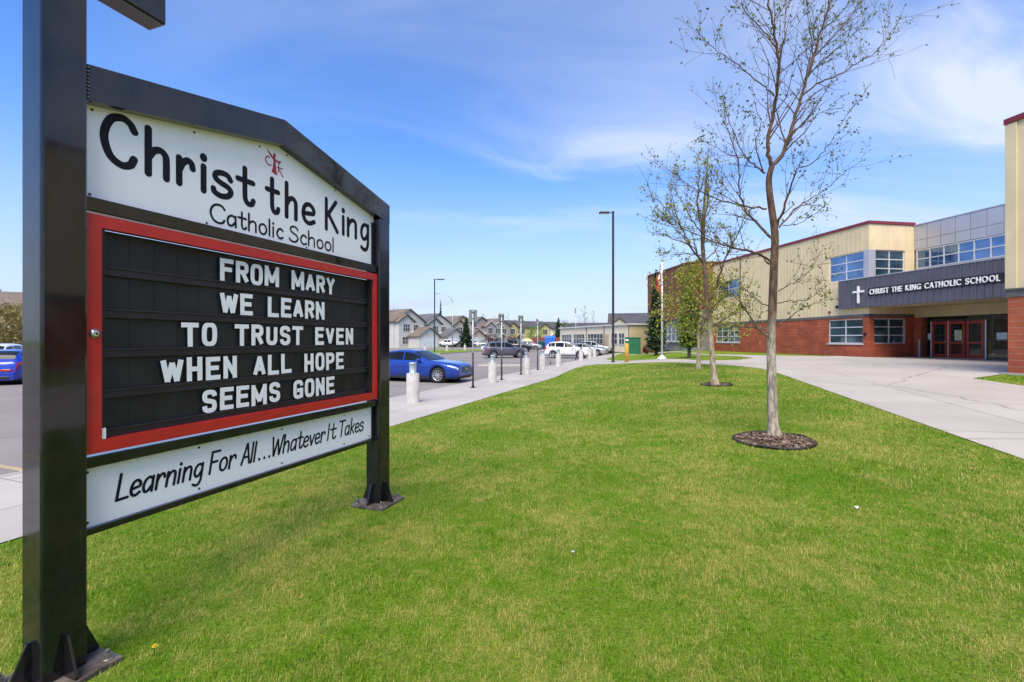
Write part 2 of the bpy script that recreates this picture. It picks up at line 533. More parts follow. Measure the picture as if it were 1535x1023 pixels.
MAT['red_frame'] = pm('red_frame', (.50, .018, .016), .36, var=.10, coat=.15)
MAT['emblem_red'] = pm('emblem_red', (.42, .02, .045), .5)
MAT['board'] = pm('letter_board', (.010, .010, .011), .55, var=.4, scale=5)
MAT['track'] = pm('letter_track', (.014, .016, .026), .35, var=.2)
MAT['steel'] = pm('worn_steel', (.20, .18, .17), .5, .6, var=.4, scale=12)
MAT['rust'] = pm('rusty_plate', (.06, .042, .034), .8, .2, scale=9, col2=(.17, .145, .125), bump=.4)
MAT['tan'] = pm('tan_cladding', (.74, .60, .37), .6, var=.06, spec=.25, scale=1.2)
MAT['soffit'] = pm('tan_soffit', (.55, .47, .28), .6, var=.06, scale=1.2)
MAT['silver'] = pm('silver_panel', (.50, .50, .53), .38, .35, var=.06, scale=.9)
MAT['fascia'] = pm('charcoal_cladding', (.135, .125, .15), .45, .3, var=.08, scale=1.5)
MAT['redcap'] = pm('red_flashing', (.21, .020, .026), .45, var=.1)
MAT['brick'] = brick_mat('red_block', (.37, .078, .036), (.45, .108, .050), (.22, .07, .045), .8, .2, .011)
MAT['brick_lit'] = brick_mat('red_block_banded_lit', (.40, .092, .042), (.48, .122, .055), (.46, .20, .13), 2.4, .2, .013)  # brighter copy of the block red: sunlight put into the colour, with pale banding
MAT['brown'] = brick_mat('brown_cladding', (.20, .085, .045), (.24, .10, .05), (.13, .055, .03), .3, 8.0, .03)
MAT['greyblock'] = brick_mat('grey_block', (.20, .185, .18), (.25, .235, .22), (.15, .14, .135), .4, .2, .008)
MAT['band'] = pm('grey_band', (.13, .125, .115), .7)
MAT['glass'] = glass_mat('window_glass', (.10, .19, .36), metal=.75, tint=(.17, .27, .45))  # blue of the reflected sky is put into the glass colour
MAT['glass_low'] = glass_mat('lower_window_glass', (.025, .06, .07), metal=.35, tint=(.07, .13, .16))
MAT['glass_dark'] = glass_mat('entrance_glass', (.006, .010, .010), spec=.6)
MAT['frame_white'] = pm('frame_aluminium', (.70, .70, .70), .4, .2, var=.05)
MAT['frame_dark'] = pm('frame_dark', (.05, .055, .055), .4, .3)
MAT['door_red'] = pm('door_red', (.33, .035, .022), .42, var=.1)
MAT['paper'] = pm('paper', (.62, .72, .76), .7)
MAT['paper_green'] = pm('poster', (.42, .50, .22), .7, col2=(.55, .66, .72), scale=3)
MAT['concrete'] = pm('cast_concrete', (.46, .44, .41), .9, var=.12, scale=5, bump=.3, bscale=60)
MAT['lampcap'] = pm('bollard_cap', (.42, .50, .54), .4, .3, var=.15)
MAT['darkmetal'] = pm('dark_metal', (.03, .026, .027), .45, .2, var=.2)
MAT['galv'] = pm('galvanised', (.40, .42, .45), .42, .6, var=.15)
MAT['signback'] = pm('sign_back', (.20, .235, .23), .5, .4)
MAT['signface'] = pm('sign_face', (.75, .75, .75), .45)
MAT['yellow'] = pm('yellow_paint', (.62, .38, .035), .55, var=.12)
MAT['green_box'] = pm('green_enamel', (.018, .14, .062), .45, var=.12, scale=3)
MAT['flag_red'] = pm('flag_red', (.52, .02, .03), .8)
MAT['flag_white'] = pm('flag_white', (.78, .77, .77), .8)
MAT['bark'] = bark_mat('bark', (.045, .025, .015), (.155, .088, .050), (.48, .41, .31), 1.2, 2.1)
MAT['bark_pale'] = bark_mat('bark_pale', (.065, .04, .025), (.18, .115, .075), (.53, .42, .29), 1.5, 2.3)
MAT['bark_dark'] = bark_mat('bark_dark', (.045, .032, .022), (.10, .075, .05))
MAT['bud'] = leaf_mat('young_leaves', (.045, .085, .014), (.26, .30, .05))
MAT['bud_yellow'] = leaf_mat('yellow_young_leaves', (.16, .20, .02), (.46, .44, .07))
MAT['needles'] = leaf_mat('spruce_needles', (.012, .028, .014), (.05, .085, .030), .1)
MAT['needles_green'] = leaf_mat('green_needles', (.05, .11, .014), (.25, .32, .04), .3)
MAT['leaf_green'] = leaf_mat('leaves_green', (.03, .085, .012), (.14, .22, .03))
MAT['leaf_lime'] = leaf_mat('leaves_lime', (.12, .24, .02), (.30, .40, .05))
MAT['leaf_red'] = leaf_mat('leaves_red', (.07, .013, .014), (.19, .035, .03))
MAT['leaf_straw'] = leaf_mat('leaves_straw', (.17, .145, .045), (.40, .34, .12))
MAT['chips'] = leaf_mat('mulch_chips', (.05, .028, .020), (.34, .24, .17), .0)
MAT['mulch'] = pm('mulch_soil', (.05, .03, .022), .95, scale=30, col2=(.16, .10, .07), bump=.8, bscale=50)
MAT['edging'] = pm('black_edging', (.018, .017, .016), .6)
MAT['tyre'] = pm('tyre', (.014, .014, .015), .8)
MAT['rim'] = pm('alloy_rim', (.52, .52, .52), .35, .8)
MAT['rim_dark'] = pm('dark_rim', (.06, .06, .065), .4, .6)
MAT['carglass'] = glass_mat('car_glass', (.008, .010, .012), .04, .18)
MAT['cartrim'] = pm('car_trim', (.010, .010, .011), .5)
MAT['headlight'] = pm('headlight', (.62, .65, .68), .12, .3)
MAT['taillight'] = pm('taillight', (.35, .010, .012), .2, coat=.6)
MAT['plate'] = pm('plate', (.72, .72, .74), .5)
MAT['chrome'] = pm('chrome', (.6, .6, .6), .2, .9)
def car_paint(name, c, metal=.35, coat=.9):
    return pm(name, c, .32, metal, var=.03, coat=coat)
MAT['paint_yellow_line'] = pm('yellow_line_paint', (.50, .36, .16), .8, scale=7, col2=(.34, .27, .17))
MAT['paint_white_line'] = pm('white_line_paint', (.50, .50, .48), .8, scale=7, col2=(.36, .35, .34))

# ================================================================== THE SETTING
def axis(*segs):
    out = []
    for a, b, n in segs:
        out.extend(np.linspace(a, b, n, endpoint=False))
    return out
def make_ground():
    ps = axis((-900, -120, 8), (-120, -8.3, 20)) + [-8.3, -8.16, -8.12] + axis((-8.0, 12, 50), (12, 40, 28), (40, 900, 10)) + [900]
    ts = axis((-200, -12, 10), (-12, 70, 164), (70, 160, 20), (160, 2600, 12)) + [2600]
    ps = np.array(ps); ts = np.array(ts)
    P_, T_ = np.meshgrid(ps, ts)
    X = P_ * CT + T_ * ST; Y = -P_ * ST + T_ * CT
    Z = np.where(P_ < -8.14, -0.36, ground(X, Y))
    nP, nT = len(ps), len(ts)
    vs = np.stack([X, Y, Z], -1).reshape(-1, 3)
    fs = [(j*nP+i, j*nP+i+1, (j+1)*nP+i+1, (j+1)*nP+i) for j in range(nT-1) for i in range(nP-1)]
    me = bpy.data.meshes.new('lawn'); me.from_pydata(vs.tolist(), [], fs)
    me.materials.append(MAT['grass_ground'])
    o = bpy.data.objects.new('lawn', me); C.objects.link(o); o['kind'] = 'structure'
    return o
make_ground()
V2 = lambda v: (v.x, v.y)
edge_px = [(1165,559.5),(1140,553),(1100,548.5),(1050,546.2),(936,545.2),(897,546.4),(877,548.5),(861,553),(845,560)]
edge_curve = [V2(gp(*p)) for p in edge_px]
w_edge_far = gp(1259, 593); w_edge_near = gp(1535, 690)
w_dir = (w_edge_near - w_edge_far).normalized()
w_ext = w_edge_near + w_dir * 14
lawn_poly = [V2(w_ext), V2(w_edge_near), V2(w_edge_far)] + edge_curve + [V2(PT(LAWN_EDGE, 20.5)), V2(PT(LAWN_EDGE, 9)), V2(PT(LAWN_EDGE, -14))]
# asphalt: car park and street
lot = [PT(KERB_OUT, -60), PT(KERB_OUT, 56), PT(-2, 66), PT(-2, 90), PT(-30, 130), PT(-140, 100), PT(-140, -60)]
sheet('parking_lot', lot, 0.0, MAT['asphalt'], flat=ROAD_Z)
walk = [PT(KERB_IN, -40), PT(KERB_IN, 47)] + [gp(948, 526.5), gp(933, 530), gp(919, 534.5), gp(908, 539.3), gp(935, 541.2)] \
       + [gp(936, 545.2), gp(897, 546.4), gp(877, 548.5), gp(861, 553), gp(845, 560)] + [PT(LAWN_EDGE, 20.5), PT(LAWN_EDGE, -40)]
sheet('sidewalk', walk, 0.012, MAT['sidewalk'], .8)
# the kerb: a real step along the car park
kb = MB()
ts = np.arange(-40, 56.01, 2.0)
sec = [(KERB_OUT - .0, ROAD_Z - .04), (KERB_OUT - .0, WALK_Z - .02), (KERB_OUT + .03, WALK_Z + .012), (KERB_IN, WALK_Z + .016), (KERB_IN, ROAD_Z - .04)]
vs = [PT(p, t, z) for t in ts for p, z in sec]
fs = [(i*5+k, i*5+k+1, (i+1)*5+k+1, (i+1)*5+k) for i in range(len(ts)-1) for k in range(4)]
kb.add(vs, fs)
tag(kb.build('kerb', MAT['kerb']), kind='structure')
# gutter pan
sheet('gutter', [PT(KERB_OUT - .004, -40), PT(KERB_OUT - .004, 54), PT(KERB_OUT - .42, 54), PT(KERB_OUT - .42, -40)], 0.005, MAT['kerb'], flat=ROAD_Z)
# forecourt of the school
court = [V2(w_ext + PT(8, 0)), V2(w_ext), V2(w_edge_near), V2(w_edge_far)] + edge_curve[:5] + \
        [V2(gp(935, 541.2)), V2(gp(1050, 541.0)), V2(gp(1105, 540.2)), V2(gp(1130, 537.3)), V2(gp(1108, 534.6)), V2(gp(1060, 533.0)), V2(gp(1060, 531.6)), V2(gp(1130, 532.8)), V2(gp(1240, 534.6)),
         V2(QSW(24.45, 25.0)), V2(QSW(24.45, 22.72)), V2(QSW(27.6, 22.72)), V2(QSW(28.4, 22.6)), V2(QSW(28.4, 11.8)), V2(QSW(17.4, 11.8)), V2(gp(1500, 562)), V2(gp(1457, 568)), V2(gp(1535, 579.5)), V2(gp(1535, 579.5) + w_dir * 16 + PT(3, 0))]
sheet('walkway', court, 0.012, MAT['walkway'], .8)
sheet('path', [gp(960, 531.2), gp(1059.5, 533.0), gp(1059.5, 531.6), gp(960, 529.6)], 0.014, MAT['walkway'], .8)

# grass islands and verges beyond the car park, each with a kerb
def island(pts, hgt=.14, nm='verge'):
    m = MB(); P3 = [Vector((p.x, p.y, ROAD_Z - .03)) for p in pts]
    m.prism(P3, (0, 0, hgt + .03))
    o = m.build(nm, MAT['grass_ground']); tag(o, kind='structure')
    k = MB(); n = len(P3); cen = sum(P3, Vector()) / n
    out = [p + (p - cen).normalized() * .22 for p in P3]
    for i in range(n):
        j = (i + 1) % n
        a, b, c, d = P3[i], P3[j], out[j], out[i]
        k.prism([a, b, c, d], (0, 0, hgt + .02))
    tag(k.build('kerb', MAT['kerb']), kind='structure')
island([gp(622, 530.5, ROAD_Z), gp(660, 531.5, ROAD_Z), gp(722, 527.0, ROAD_Z), gp(735, 524.6, ROAD_Z), gp(640, 526.6, ROAD_Z)])
island([gp(598, 521.2, ROAD_Z), gp(664, 522.4, ROAD_Z), gp(664, 519.4, ROAD_Z), gp(560, 518.4, ROAD_Z), gp(540, 520.4, ROAD_Z)])
island([gp(760, 519.2, ROAD_Z), gp(836, 519.2, ROAD_Z), gp(840, 517.0, ROAD_Z), gp(742, 517.0, ROAD_Z)])

def line_strip(name, a, b, wd, mat, z=ROAD_Z):
    d = (b - a); d.z = 0; d.normalize(); nrm = Vector((-d.y, d.x, 0)) * wd / 2
    m = MB(); n = 8
    pts = [a.lerp(b, i / n) for i in range(n + 1)]
    vs = []
    for p in pts: vs += [Vector((p.x, p.y, z + .006)) + nrm, Vector((p.x, p.y, z + .006)) - nrm]
    m.add(vs, [(2*i, 2*i+1, 2*i+3, 2*i+2) for i in range(n)])
    tag(m.build(name, mat, fix=False), kind='structure')
for t in (-7.1, -4.4, -1.7, 1.0, 3.7, 6.4, 9.1, 20.0, 22.8, 25.6, 28.4, 31.2):
    line_strip('parking_line', PT(-8.9, t), PT(-14.0, t), .10, MAT['paint_yellow_line'])
line_strip('parking_line', gp(688, 549.5, ROAD_Z), gp(800, 546.5, ROAD_Z), .16, MAT['paint_white_line'])
# low concrete wheel stops at the head of the bays
def wheel_stop(pa, pb, label):
    a, b = gp(*pa, ROAD_Z), gp(*pb, ROAD_Z)
    t = thing('wheel_stop', label, 'wheel stop', (a + b) / 2, math.atan2(b.y - a.y, b.x - a.x))
    l = (b - a).length / 2
    m = MB(); m.bbox(-l, l, -.09, .09, -.01, .13, .03); m.build('block', MAT['concrete'], t)
    p = MB()
    for x in (-l*.6, l*.6):
        p = MB(); p.lathe([(.03, .125), (.03, .14), (.0, .145)], (x, 0, 0), 10); p.build('anchor_pin', MAT['darkmetal'], t)
wheel_stop((716, 549.5), (732, 549.5), 'short concrete wheel stop left of the second bollard')
wheel_stop((744, 550.0), (783, 549.5), 'long concrete wheel stop between the second and third bollards')

# ================================================================== LETTERING
def cr(pts, n=7, closed=False):
    """smooth curve through points"""
    P = [np.array(p, float) for p in pts]; out = []
    m = len(P); rng = range(m if closed else m - 1)
    for i in rng:
        p1, p2 = P[i], P[(i+1) % m]
        p0 = P[(i-1) % m] if closed or i > 0 else 2*p1 - p2
        p3 = P[(i+2) % m] if closed or i + 2 < m else 2*p2 - p1
        for k in range(n):
            t = k / n
            out.append(.5*((2*p1)+(-p0+p2)*t+(2*p0-5*p1+4*p2-p3)*t*t+(-p0+3*p1-3*p2+p3)*t**3))
    if not closed: out.append(P[-1])
    return out
G = {  # handwritten monoline alphabet: 's' smooth stroke, 'l' straight stroke, 'o' closed loop, 'd' dot
'C': (.72, [('s',[(.64,.80),(.55,.94),(.38,1.0),(.16,.88),(.04,.52),(.14,.15),(.36,.0),(.55,.05),(.63,.20)])]),
'h': (.54, [('l',[(.06,1.0),(.06,.0)]),('s',[(.07,.38),(.16,.54),(.29,.60),(.39,.52),(.41,.36),(.41,.0)])]),
'r': (.45, [('l',[(.06,.60),(.06,.0)]),('s',[(.07,.34),(.14,.50),(.25,.60),(.34,.56),(.37,.44)])]),
'i': (.22, [('l',[(.06,.60),(.06,.0)]),('d',[(.06,.82)])]),
's': (.47, [('s',[(.36,.48),(.30,.58),(.18,.60),(.07,.54),(.06,.42),(.16,.34),(.30,.28),(.37,.17),(.30,.04),(.16,.0),(.04,.06),(.02,.14)])]),
't': (.45, [('s',[(.17,.95),(.17,.40),(.18,.14),(.24,.02),(.34,.03),(.38,.13)]),('l',[(.0,.62),(.37,.62)])]),
'e': (.49, [('s',[(.06,.28),(.22,.31),(.38,.35),(.37,.50),(.24,.60),(.10,.52),(.04,.28),(.10,.07),(.24,.0),(.40,.09)])]),
'K': (.58, [('l',[(.06,1.0),(.06,.0)]),('l',[(.44,1.0),(.10,.46)]),('l',[(.16,.50),(.50,.0)])]),
'n': (.54, [('l',[(.06,.60),(.06,.0)]),('s',[(.07,.36),(.16,.53),(.28,.60),(.38,.53),(.40,.36),(.40,.0)])]),
'g': (.54, [('s',[(.40,.52),(.26,.60),(.11,.50),(.05,.26),(.14,.06),(.28,.09),(.39,.26)]),('s',[(.41,.60),(.41,.10),(.40,-.14),(.32,-.31),(.18,-.34),(.05,-.27)])]),
'a': (.54, [('s',[(.39,.52),(.26,.60),(.11,.50),(.05,.26),(.12,.04),(.25,.04),(.38,.22)]),('l',[(.41,.60),(.42,.0)])]),
'o': (.52, [('o',[(.23,.60),(.09,.50),(.05,.28),(.11,.07),(.24,.0),(.37,.09),(.42,.32),(.36,.53)])]),
'l': (.21, [('l',[(.06,1.0),(.06,.0)])]),
'c': (.46, [('s',[(.38,.50),(.28,.60),(.15,.56),(.05,.30),(.13,.06),(.26,.0),(.38,.09)])]),
'S': (.60, [('s',[(.48,.82),(.40,.96),(.25,1.0),(.10,.90),(.09,.70),(.22,.57),(.40,.46),(.49,.26),(.40,.06),(.22,.0),(.06,.08),(.03,.18)])]),
'L': (.52, [('l',[(.06,1.0),(.06,.03)]),('l',[(.05,.0),(.46,.02)])]),
'F': (.52, [('l',[(.06,1.0),(.06,.0)]),('l',[(.05,1.0),(.46,1.0)]),('l',[(.07,.52),(.38,.53)])]),
'A': (.64, [('l',[(.02,.0),(.28,1.0)]),('l',[(.30,1.0),(.56,.0)]),('l',[(.12,.34),(.47,.34)])]),
'W': (.80, [('l',[(.03,1.0),(.18,.0)]),('l',[(.20,.0),(.37,.82)]),('l',[(.39,.82),(.55,.0)]),('l',[(.57,.0),(.74,1.0)])]),
'T': (.54, [('l',[(.25,1.0),(.25,.0)]),('l',[(.01,1.0),(.50,1.0)])]),
'k': (.47, [('l',[(.06,1.0),(.06,.0)]),('l',[(.36,.60),(.09,.28)]),('l',[(.14,.32),(.40,.0)])]),
'v': (.46, [('l',[(.02,.60),(.19,.0)]),('l',[(.20,.0),(.39,.60)])]),
'I': (.22, [('l',[(.08,1.0),(.08,.0)])]),
'.': (.17, [('d',[(.05,.03)])]),
' ': (.30, []),
}
def ribbon(m, pts, wd, y, cap=8, closed=False):
    """flat stroke in the x-z plane with rounded ends"""
    P = [np.array(p, float) for p in pts]; n = len(P); vs = []; hw = wd / 2
    for i in range(n):
        a = P[i-1] if (i > 0 or closed) else P[i]; b = P[(i+1) % n] if (i < n-1 or closed) else P[i]
        d = b - a; d = d / (np.linalg.norm(d) + 1e-9); nr = np.array([-d[1], d[0]])
        vs += [P[i] + nr*hw, P[i] - nr*hw]
    V = [(v[0], y, v[1]) for v in vs]
    fs = [(2*i, 2*i+1, 2*((i+1) % n)+1, 2*((i+1) % n)) for i in range(n if closed else n-1)]
    m.add(V, fs)
    if not closed:
        for e, nx in ((0, 1), (n-1, n-2)):
            d = P[e] - P[nx]; d /= np.linalg.norm(d) + 1e-9; a0 = math.atan2(d[1], d[0])
            arc = [P[e] + hw*np.array([math.cos(a0 + math.pi*(k/cap - .5)), math.sin(a0 + math.pi*(k/cap - .5))]) for k in range(cap+1)]
            m.add([(p[0], y, p[1]) for p in arc], [tuple(range(cap+1))])
def write(m, text, x0, x1, zb, cap, wd, y, slant=0.0, space=.34):
    tot = sum((space if c == ' ' else G[c][0]) for c in text[:-1]) + max(q[0] for _, pts in G[text[-1]][1] for q in pts)
    lead = min(q[0] for _, pts in G[text[0]][1] for q in pts); tot = max(tot - lead, .08)
    sx = (x1 - x0) / tot if text != 'i' else .26; x = x0 - lead * sx; lay = 0
    for c in text:
        if c != ' ':
            for kind, pts in G[c][1]:
                Q = [(x + px*sx + slant*pz*cap, zb + pz*cap) for px, pz in pts]
                yy = y - .0004*(lay % 3); lay += 1
                if kind == 's': ribbon(m, cr(Q), wd, yy)
                elif kind == 'o': ribbon(m, cr(Q, closed=True), wd, yy, closed=True)
                elif kind == 'l': ribbon(m, [Q[0], tuple((np.array(Q[0])+np.array(Q[1]))/2), Q[1]], wd, yy)
                else:
                    q = Q[0]; r = wd*.62
                    m.add([(q[0]+r*math.cos(a), yy, q[1]+1.15*r*math.sin(a)) for a in np.linspace(0, 2*math.pi, 14, endpoint=False)], [tuple(range(14))])
        x += (space if c == ' ' else G[c][0]) * sx
_font_cache = {}
def glyph_mesh(ch, bold):
    """a capital from the built-in font as a flat outline with thickness"""
    key = (ch, bold)
    if key not in _font_cache:
        cu = bpy.data.curves.new('glyph', 'FONT'); cu.body = ch; cu.size = 1; cu.offset = bold; cu.extrude = 0.0; cu.resolution_u = 4
        o = bpy.data.objects.new('glyph', cu); C.objects.link(o)
        dg = bpy.context.evaluated_depsgraph_get()
        me = bpy.data.meshes.new_from_object(o.evaluated_get(dg))
        vs = [tuple(v.co) for v in me.vertices]; fs = [tuple(p.vertices) for p in me.polygons]
        bpy.data.objects.remove(o); bpy.data.curves.remove(cu); bpy.data.meshes.remove(me)
        _font_cache[key] = (vs, fs)
    return _font_cache[key]
def put_glyph(m, ch, x0, x1, z0, z1, y, bold, depth):
    vs, fs = glyph_mesh(ch, bold)
    xs = [v[0] for v in vs]; zs = [v[1] for v in vs]
    ax, bx, az, bz = min(xs), max(xs), min(zs), max(zs)
    F = [(x0 + (v[0]-ax)/(bx-ax)*(x1-x0), y - depth, z0 + (v[1]-az)/(bz-az)*(z1-z0)) for v in vs]
    B = [(v[0], y, v[2]) for v in F]; n = len(F)
    cnt = {}
    for f in fs:
        for a, b in zip(f, f[1:] + f[:1]):
            k = (min(a, b), max(a, b)); cnt[k] = cnt.get(k, 0) + 1
    sides = [(a, b, b+n, a+n) for (a, b), c in cnt.items() if c == 1]
    m.add(F + B, fs + sides)

# ================================================================== THE SCHOOL SIGN
sign_rz = math.atan2(CT, ST)
sx_mid = 2.63
sg = PT(-2.93, sx_mid); sign_z = float(ground(sg.x, sg.y))
sign = thing('school_sign', 'big black framed school sign with red message board standing on the lawn', 'sign', (sg.x, sg.y, sign_z), sign_rz)
def Sg(m):   # design coords: x along t, y = depth (front faces -y), z relative to the camera height
    return m.shifted((-sx_mid, -2.93, CAMZ - sign_z))
FR, BK = 2.85, 3.02
ZB = sign_z - CAMZ
def post(x0, x1, ztop, nm):
    m = MB(); m.bbox(x0, x1, FR, BK, ZB + .03, ztop, .012)
    po = Sg(m).build('post', MAT['black'], sign)
    cx, cy = (x0+x1)/2, (FR+BK)/2
    b = MB(); b.bbox(cx-.19, cx+.19, cy-.19, cy+.19, ZB + .005, ZB + .034, .006)
    Sg(b).build('base_plate', MAT['rust'], po)
    h = .085
    for dx, dy in ((0,-1),(0,1),(1,0),(-1,0)):
        g = MB(); th = .006
        if dx == 0:
            prof = [(dy*h, ZB+.034), (dy*(h+.095), ZB+.034), (dy*(h+.095), ZB+.05), (dy*(h+.024), ZB+.235), (dy*h, ZB+.235)]
            g.prism([(cx-th, cy+a, z) for a, z in prof], (2*th, 0, 0))
        else:
            prof = [(dx*h, ZB+.034), (dx*(h+.095), ZB+.034), (dx*(h+.095), ZB+.05), (dx*(h+.024), ZB+.235), (dx*h, ZB+.235)]
            g.prism([(cx+a, cy-th, z) for a, z in prof], (0, 2*th, 0))
        Sg(g).build('gusset', MAT['black'], po)
    for ax in (-1, 1):
        for ay in (-1, 1):
            bo = MB()
            bo.lathe([(.026, ZB+.034), (.026, ZB+.04)], (cx+ax*.145, cy+ay*.145, 0), 16)
            bo.lathe([(.018, ZB+.04), (.018, ZB+.064), (.010, ZB+.064), (.010, ZB+.082), (.007, ZB+.086)], (cx+ax*.145, cy+ay*.145, 0), 6, smooth=False)
            Sg(bo).build('bolt', MAT['steel'], po)
    return po
LX0, LX1, RX0, RX1 = 1.243, 1.425, 3.83, 4.0
lp = post(LX0, LX1, 2.62, 'left')
post(RX0, RX1, 1.22, 'right')
# cross arm near the top of the tall post
m = MB(); m.bbox(LX1 + .001, 1.81, FR + .01, BK - .01, 1.858, 2.03, .010); Sg(m).build('cross_arm', MAT['black'], sign)
m = MB(); m.bbox(.86, LX0 - .001, FR + .01, BK - .01, 1.858, 2.03, .010); Sg(m).build('cross_arm', MAT['black'], sign)
# gabled top rail
xm = 2.665
m = MB()
top = [(LX1, 1.412), (xm, 1.685), (RX1, 1.392)]; bot = [(LX1, 1.225), (xm, 1.492), (RX1, 1.20)]
def rail_piece(a0, a1, b0, b1, f, bk):
    mm = MB(); mm.prism([(a0[0], f, a0[1]), (a1[0], f, a1[1]), (b1[0], f, b1[1]), (b0[0], f, b0[1])], (0, bk - f, 0)); return mm
r1 = rail_piece(top[0], top[1], bot[0], bot[1], FR + .004, BK - .004)
Sg(r1).build('top_rail', MAT['black'], sign)
r2 = rail_piece(top[1], top[2], bot[1], bot[2], FR + .004, BK - .004)
Sg(r2).build('top_rail', MAT['black'], sign)
m = MB()
for k in range(9):   # the weld bead where the rail meets the post
    m.lathe([(.0, -.006), (.006, -.003), (.006, .003), (0, .006)], (LX1 + .004, FR + .003, 1.24 + k*.019), 8)
Sg(m).build('weld_bead', MAT['black'], sign); m = MB()
for k in range(10): m.lathe([(.0, -.008), (.0045, -.003), (.0045, .003), (0, .008)], (xm, FR + .003, 1.50 + k*.019), 8)
Sg(m).build('weld_bead', MAT['black'], sign)
PY = 2.926
# header panel: gabled white sheet
m = MB()
hp = [(LX1, .745), (RX0, .745), (RX0, 1.20+ (RX1-RX0)*.219), (xm, 1.492), (LX1, 1.225)]
m.prism([(x, PY, z) for x, z in hp], (0, .004, 0))
head = Sg(m).build('header_panel', MAT['white_panel'], sign)
m = MB()
for ch, a_, b_ in (('C',1.515,1.698),('h',1.733,1.869),('r',1.908,2.027),('i',2.062,2.078),('s',2.129,2.291),('t',2.307,2.466),
                   ('t',2.546,2.685),('h',2.729,2.855),('e',2.897,3.050),('K',3.158,3.327),('i',3.372,3.388),('n',3.437,3.577),('g',3.625,3.756)):
    sw_ = np.interp(a_, [1.5, 3.7], [.041, .036])
    write(m, ch, a_ + sw_*.45, b_ - sw_*.45, .972, .262, sw_, PY - .0012)
Sg(m).build('lettering', MAT['letter_black'], head)
m = MB()
write(m, 'Catholic', 2.127, 2.709, .785, .122, .0155, PY - .0012)
write(m, 'School', 2.776, 3.257, .785, .122, .0155, PY - .0012)
Sg(m).build('lettering', MAT['letter_black'], head)
# red emblem: a robed figure with raised arms between a C and a K
m = MB()
ex, ez = 2.632, 1.355
def E(pts): return [(ex + x*.0105, ez + z*.0105) for x, z in pts]
def flat(pts, y): m.add([(x, y, z) for x, z in E(pts)], [tuple(range(len(pts)))])
flat([(-1.0,3.0),(1.0,3.0),(1.1,0),(1.5,-4.5),(2.7,-8.2),(1.2,-8.6),(-.8,-8.2),(-2.6,-7.2),(-1.5,-4.2),(-.9,0)], PY - .0016)
flat([(-6.6,8.6),(-5.8,7.6),(-3.6,5.6),(-1.2,3.9),(-.6,1.6),(-3.0,3.0),(-5.2,5.6)], PY - .0020)
flat([(.6,2.9),(3.0,2.3),(6.2,3.0),(5.2,1.2),(4.2,.2),(2.6,.9),(.7,1.4)], PY - .0020)
flat([(0+1.15*math.cos(a), 5.2+1.7*math.sin(a)) for a in np.linspace(0, 2*math.pi, 14, endpoint=False)], PY - .0024)
ribbon(m, E([(-.5,3.9),(.1,2.4)]), .013, PY - .0028)
ribbon(m, E(cr([(-4.2,2.2),(-6.0,2.4),(-7.4,.6),(-7.0,-1.8),(-5.2,-3.4),(-2.9,-2.9)])), .010, PY - .0016)
ribbon(m, E([(3.7,-.2),(3.5,-5.8)]), .0085, PY - .0016); ribbon(m, E([(2.6,-2.6),(7.0,-2.3)]), .0085, PY - .0020); ribbon(m, E([(3.4,-3.0),(7.6,-8.0)]), .0085, PY - .0024)
Sg(m).build('emblem', MAT['emblem_red'], head)
def screws(spots, par):
    for x, z in spots:
        s_ = MB(); s_.lathe([(.007, 0), (.007, -.003), (.004, -.005), (0, -.0055)], (x, PY, z), 10, axis='y')
        Sg(s_).build('screw', MAT['darkmetal'], par)
screws([(1.47,.765),(2.10,.765),(2.95,.765),(3.80,.765),(1.48,1.215),(2.02,1.325),(2.50,1.425),(2.75,1.455),(3.28,1.34),(3.78,1.235)], head)
# rails across the sign
for z0, z1 in ((.668, .745), (-.672, -.612)):
    m = MB(); m.bbox(LX1, RX0, PY - .045, PY + .03, z0, z1, .006); Sg(m).build('cross_rail', MAT['black'], sign)
m = MB(); m.bbox(LX1, RX0, PY - .022, PY + .03, -1.028, -.992, .005); Sg(m).build('cross_rail', MAT['black'], sign)
for z0, z1 in ((-.99, -.672), (-.61, .668), (.745, 1.18)):
    m = MB(); m.bbox(RX0 - .040, RX0 - .001, PY - .012, PY + .03, z0 + .002, z1 - .002, .003); Sg(m).build('edge_trim', MAT['black'], sign)
# lettered slogan panel
m = MB(); m.box(LX1, RX0 - .04, PY, PY + .004, -.99, -.674); slo = Sg(m).build('slogan_panel', MAT['white_panel'], sign)
m = MB()
for wtx, a_, b_ in (('Learning',1.590,2.062),('For',2.118,2.298),('All',2.350,2.452),('...',2.497,2.583),('Whatever',2.600,3.150),('It',3.190,3.285),('Takes',3.325,3.662)):
    write(m, wtx, a_, b_, -.890, .138, .0162, PY - .0012, .17)
Sg(m).build('lettering', MAT['letter_black'], slo)
screws([(1.46,-.70),(2.05,-.70),(2.70,-.70),(3.40,-.70),(1.46,-.965),(2.05,-.965),(2.70,-.965),(3.40,-.965),(3.76,-.965)], slo)
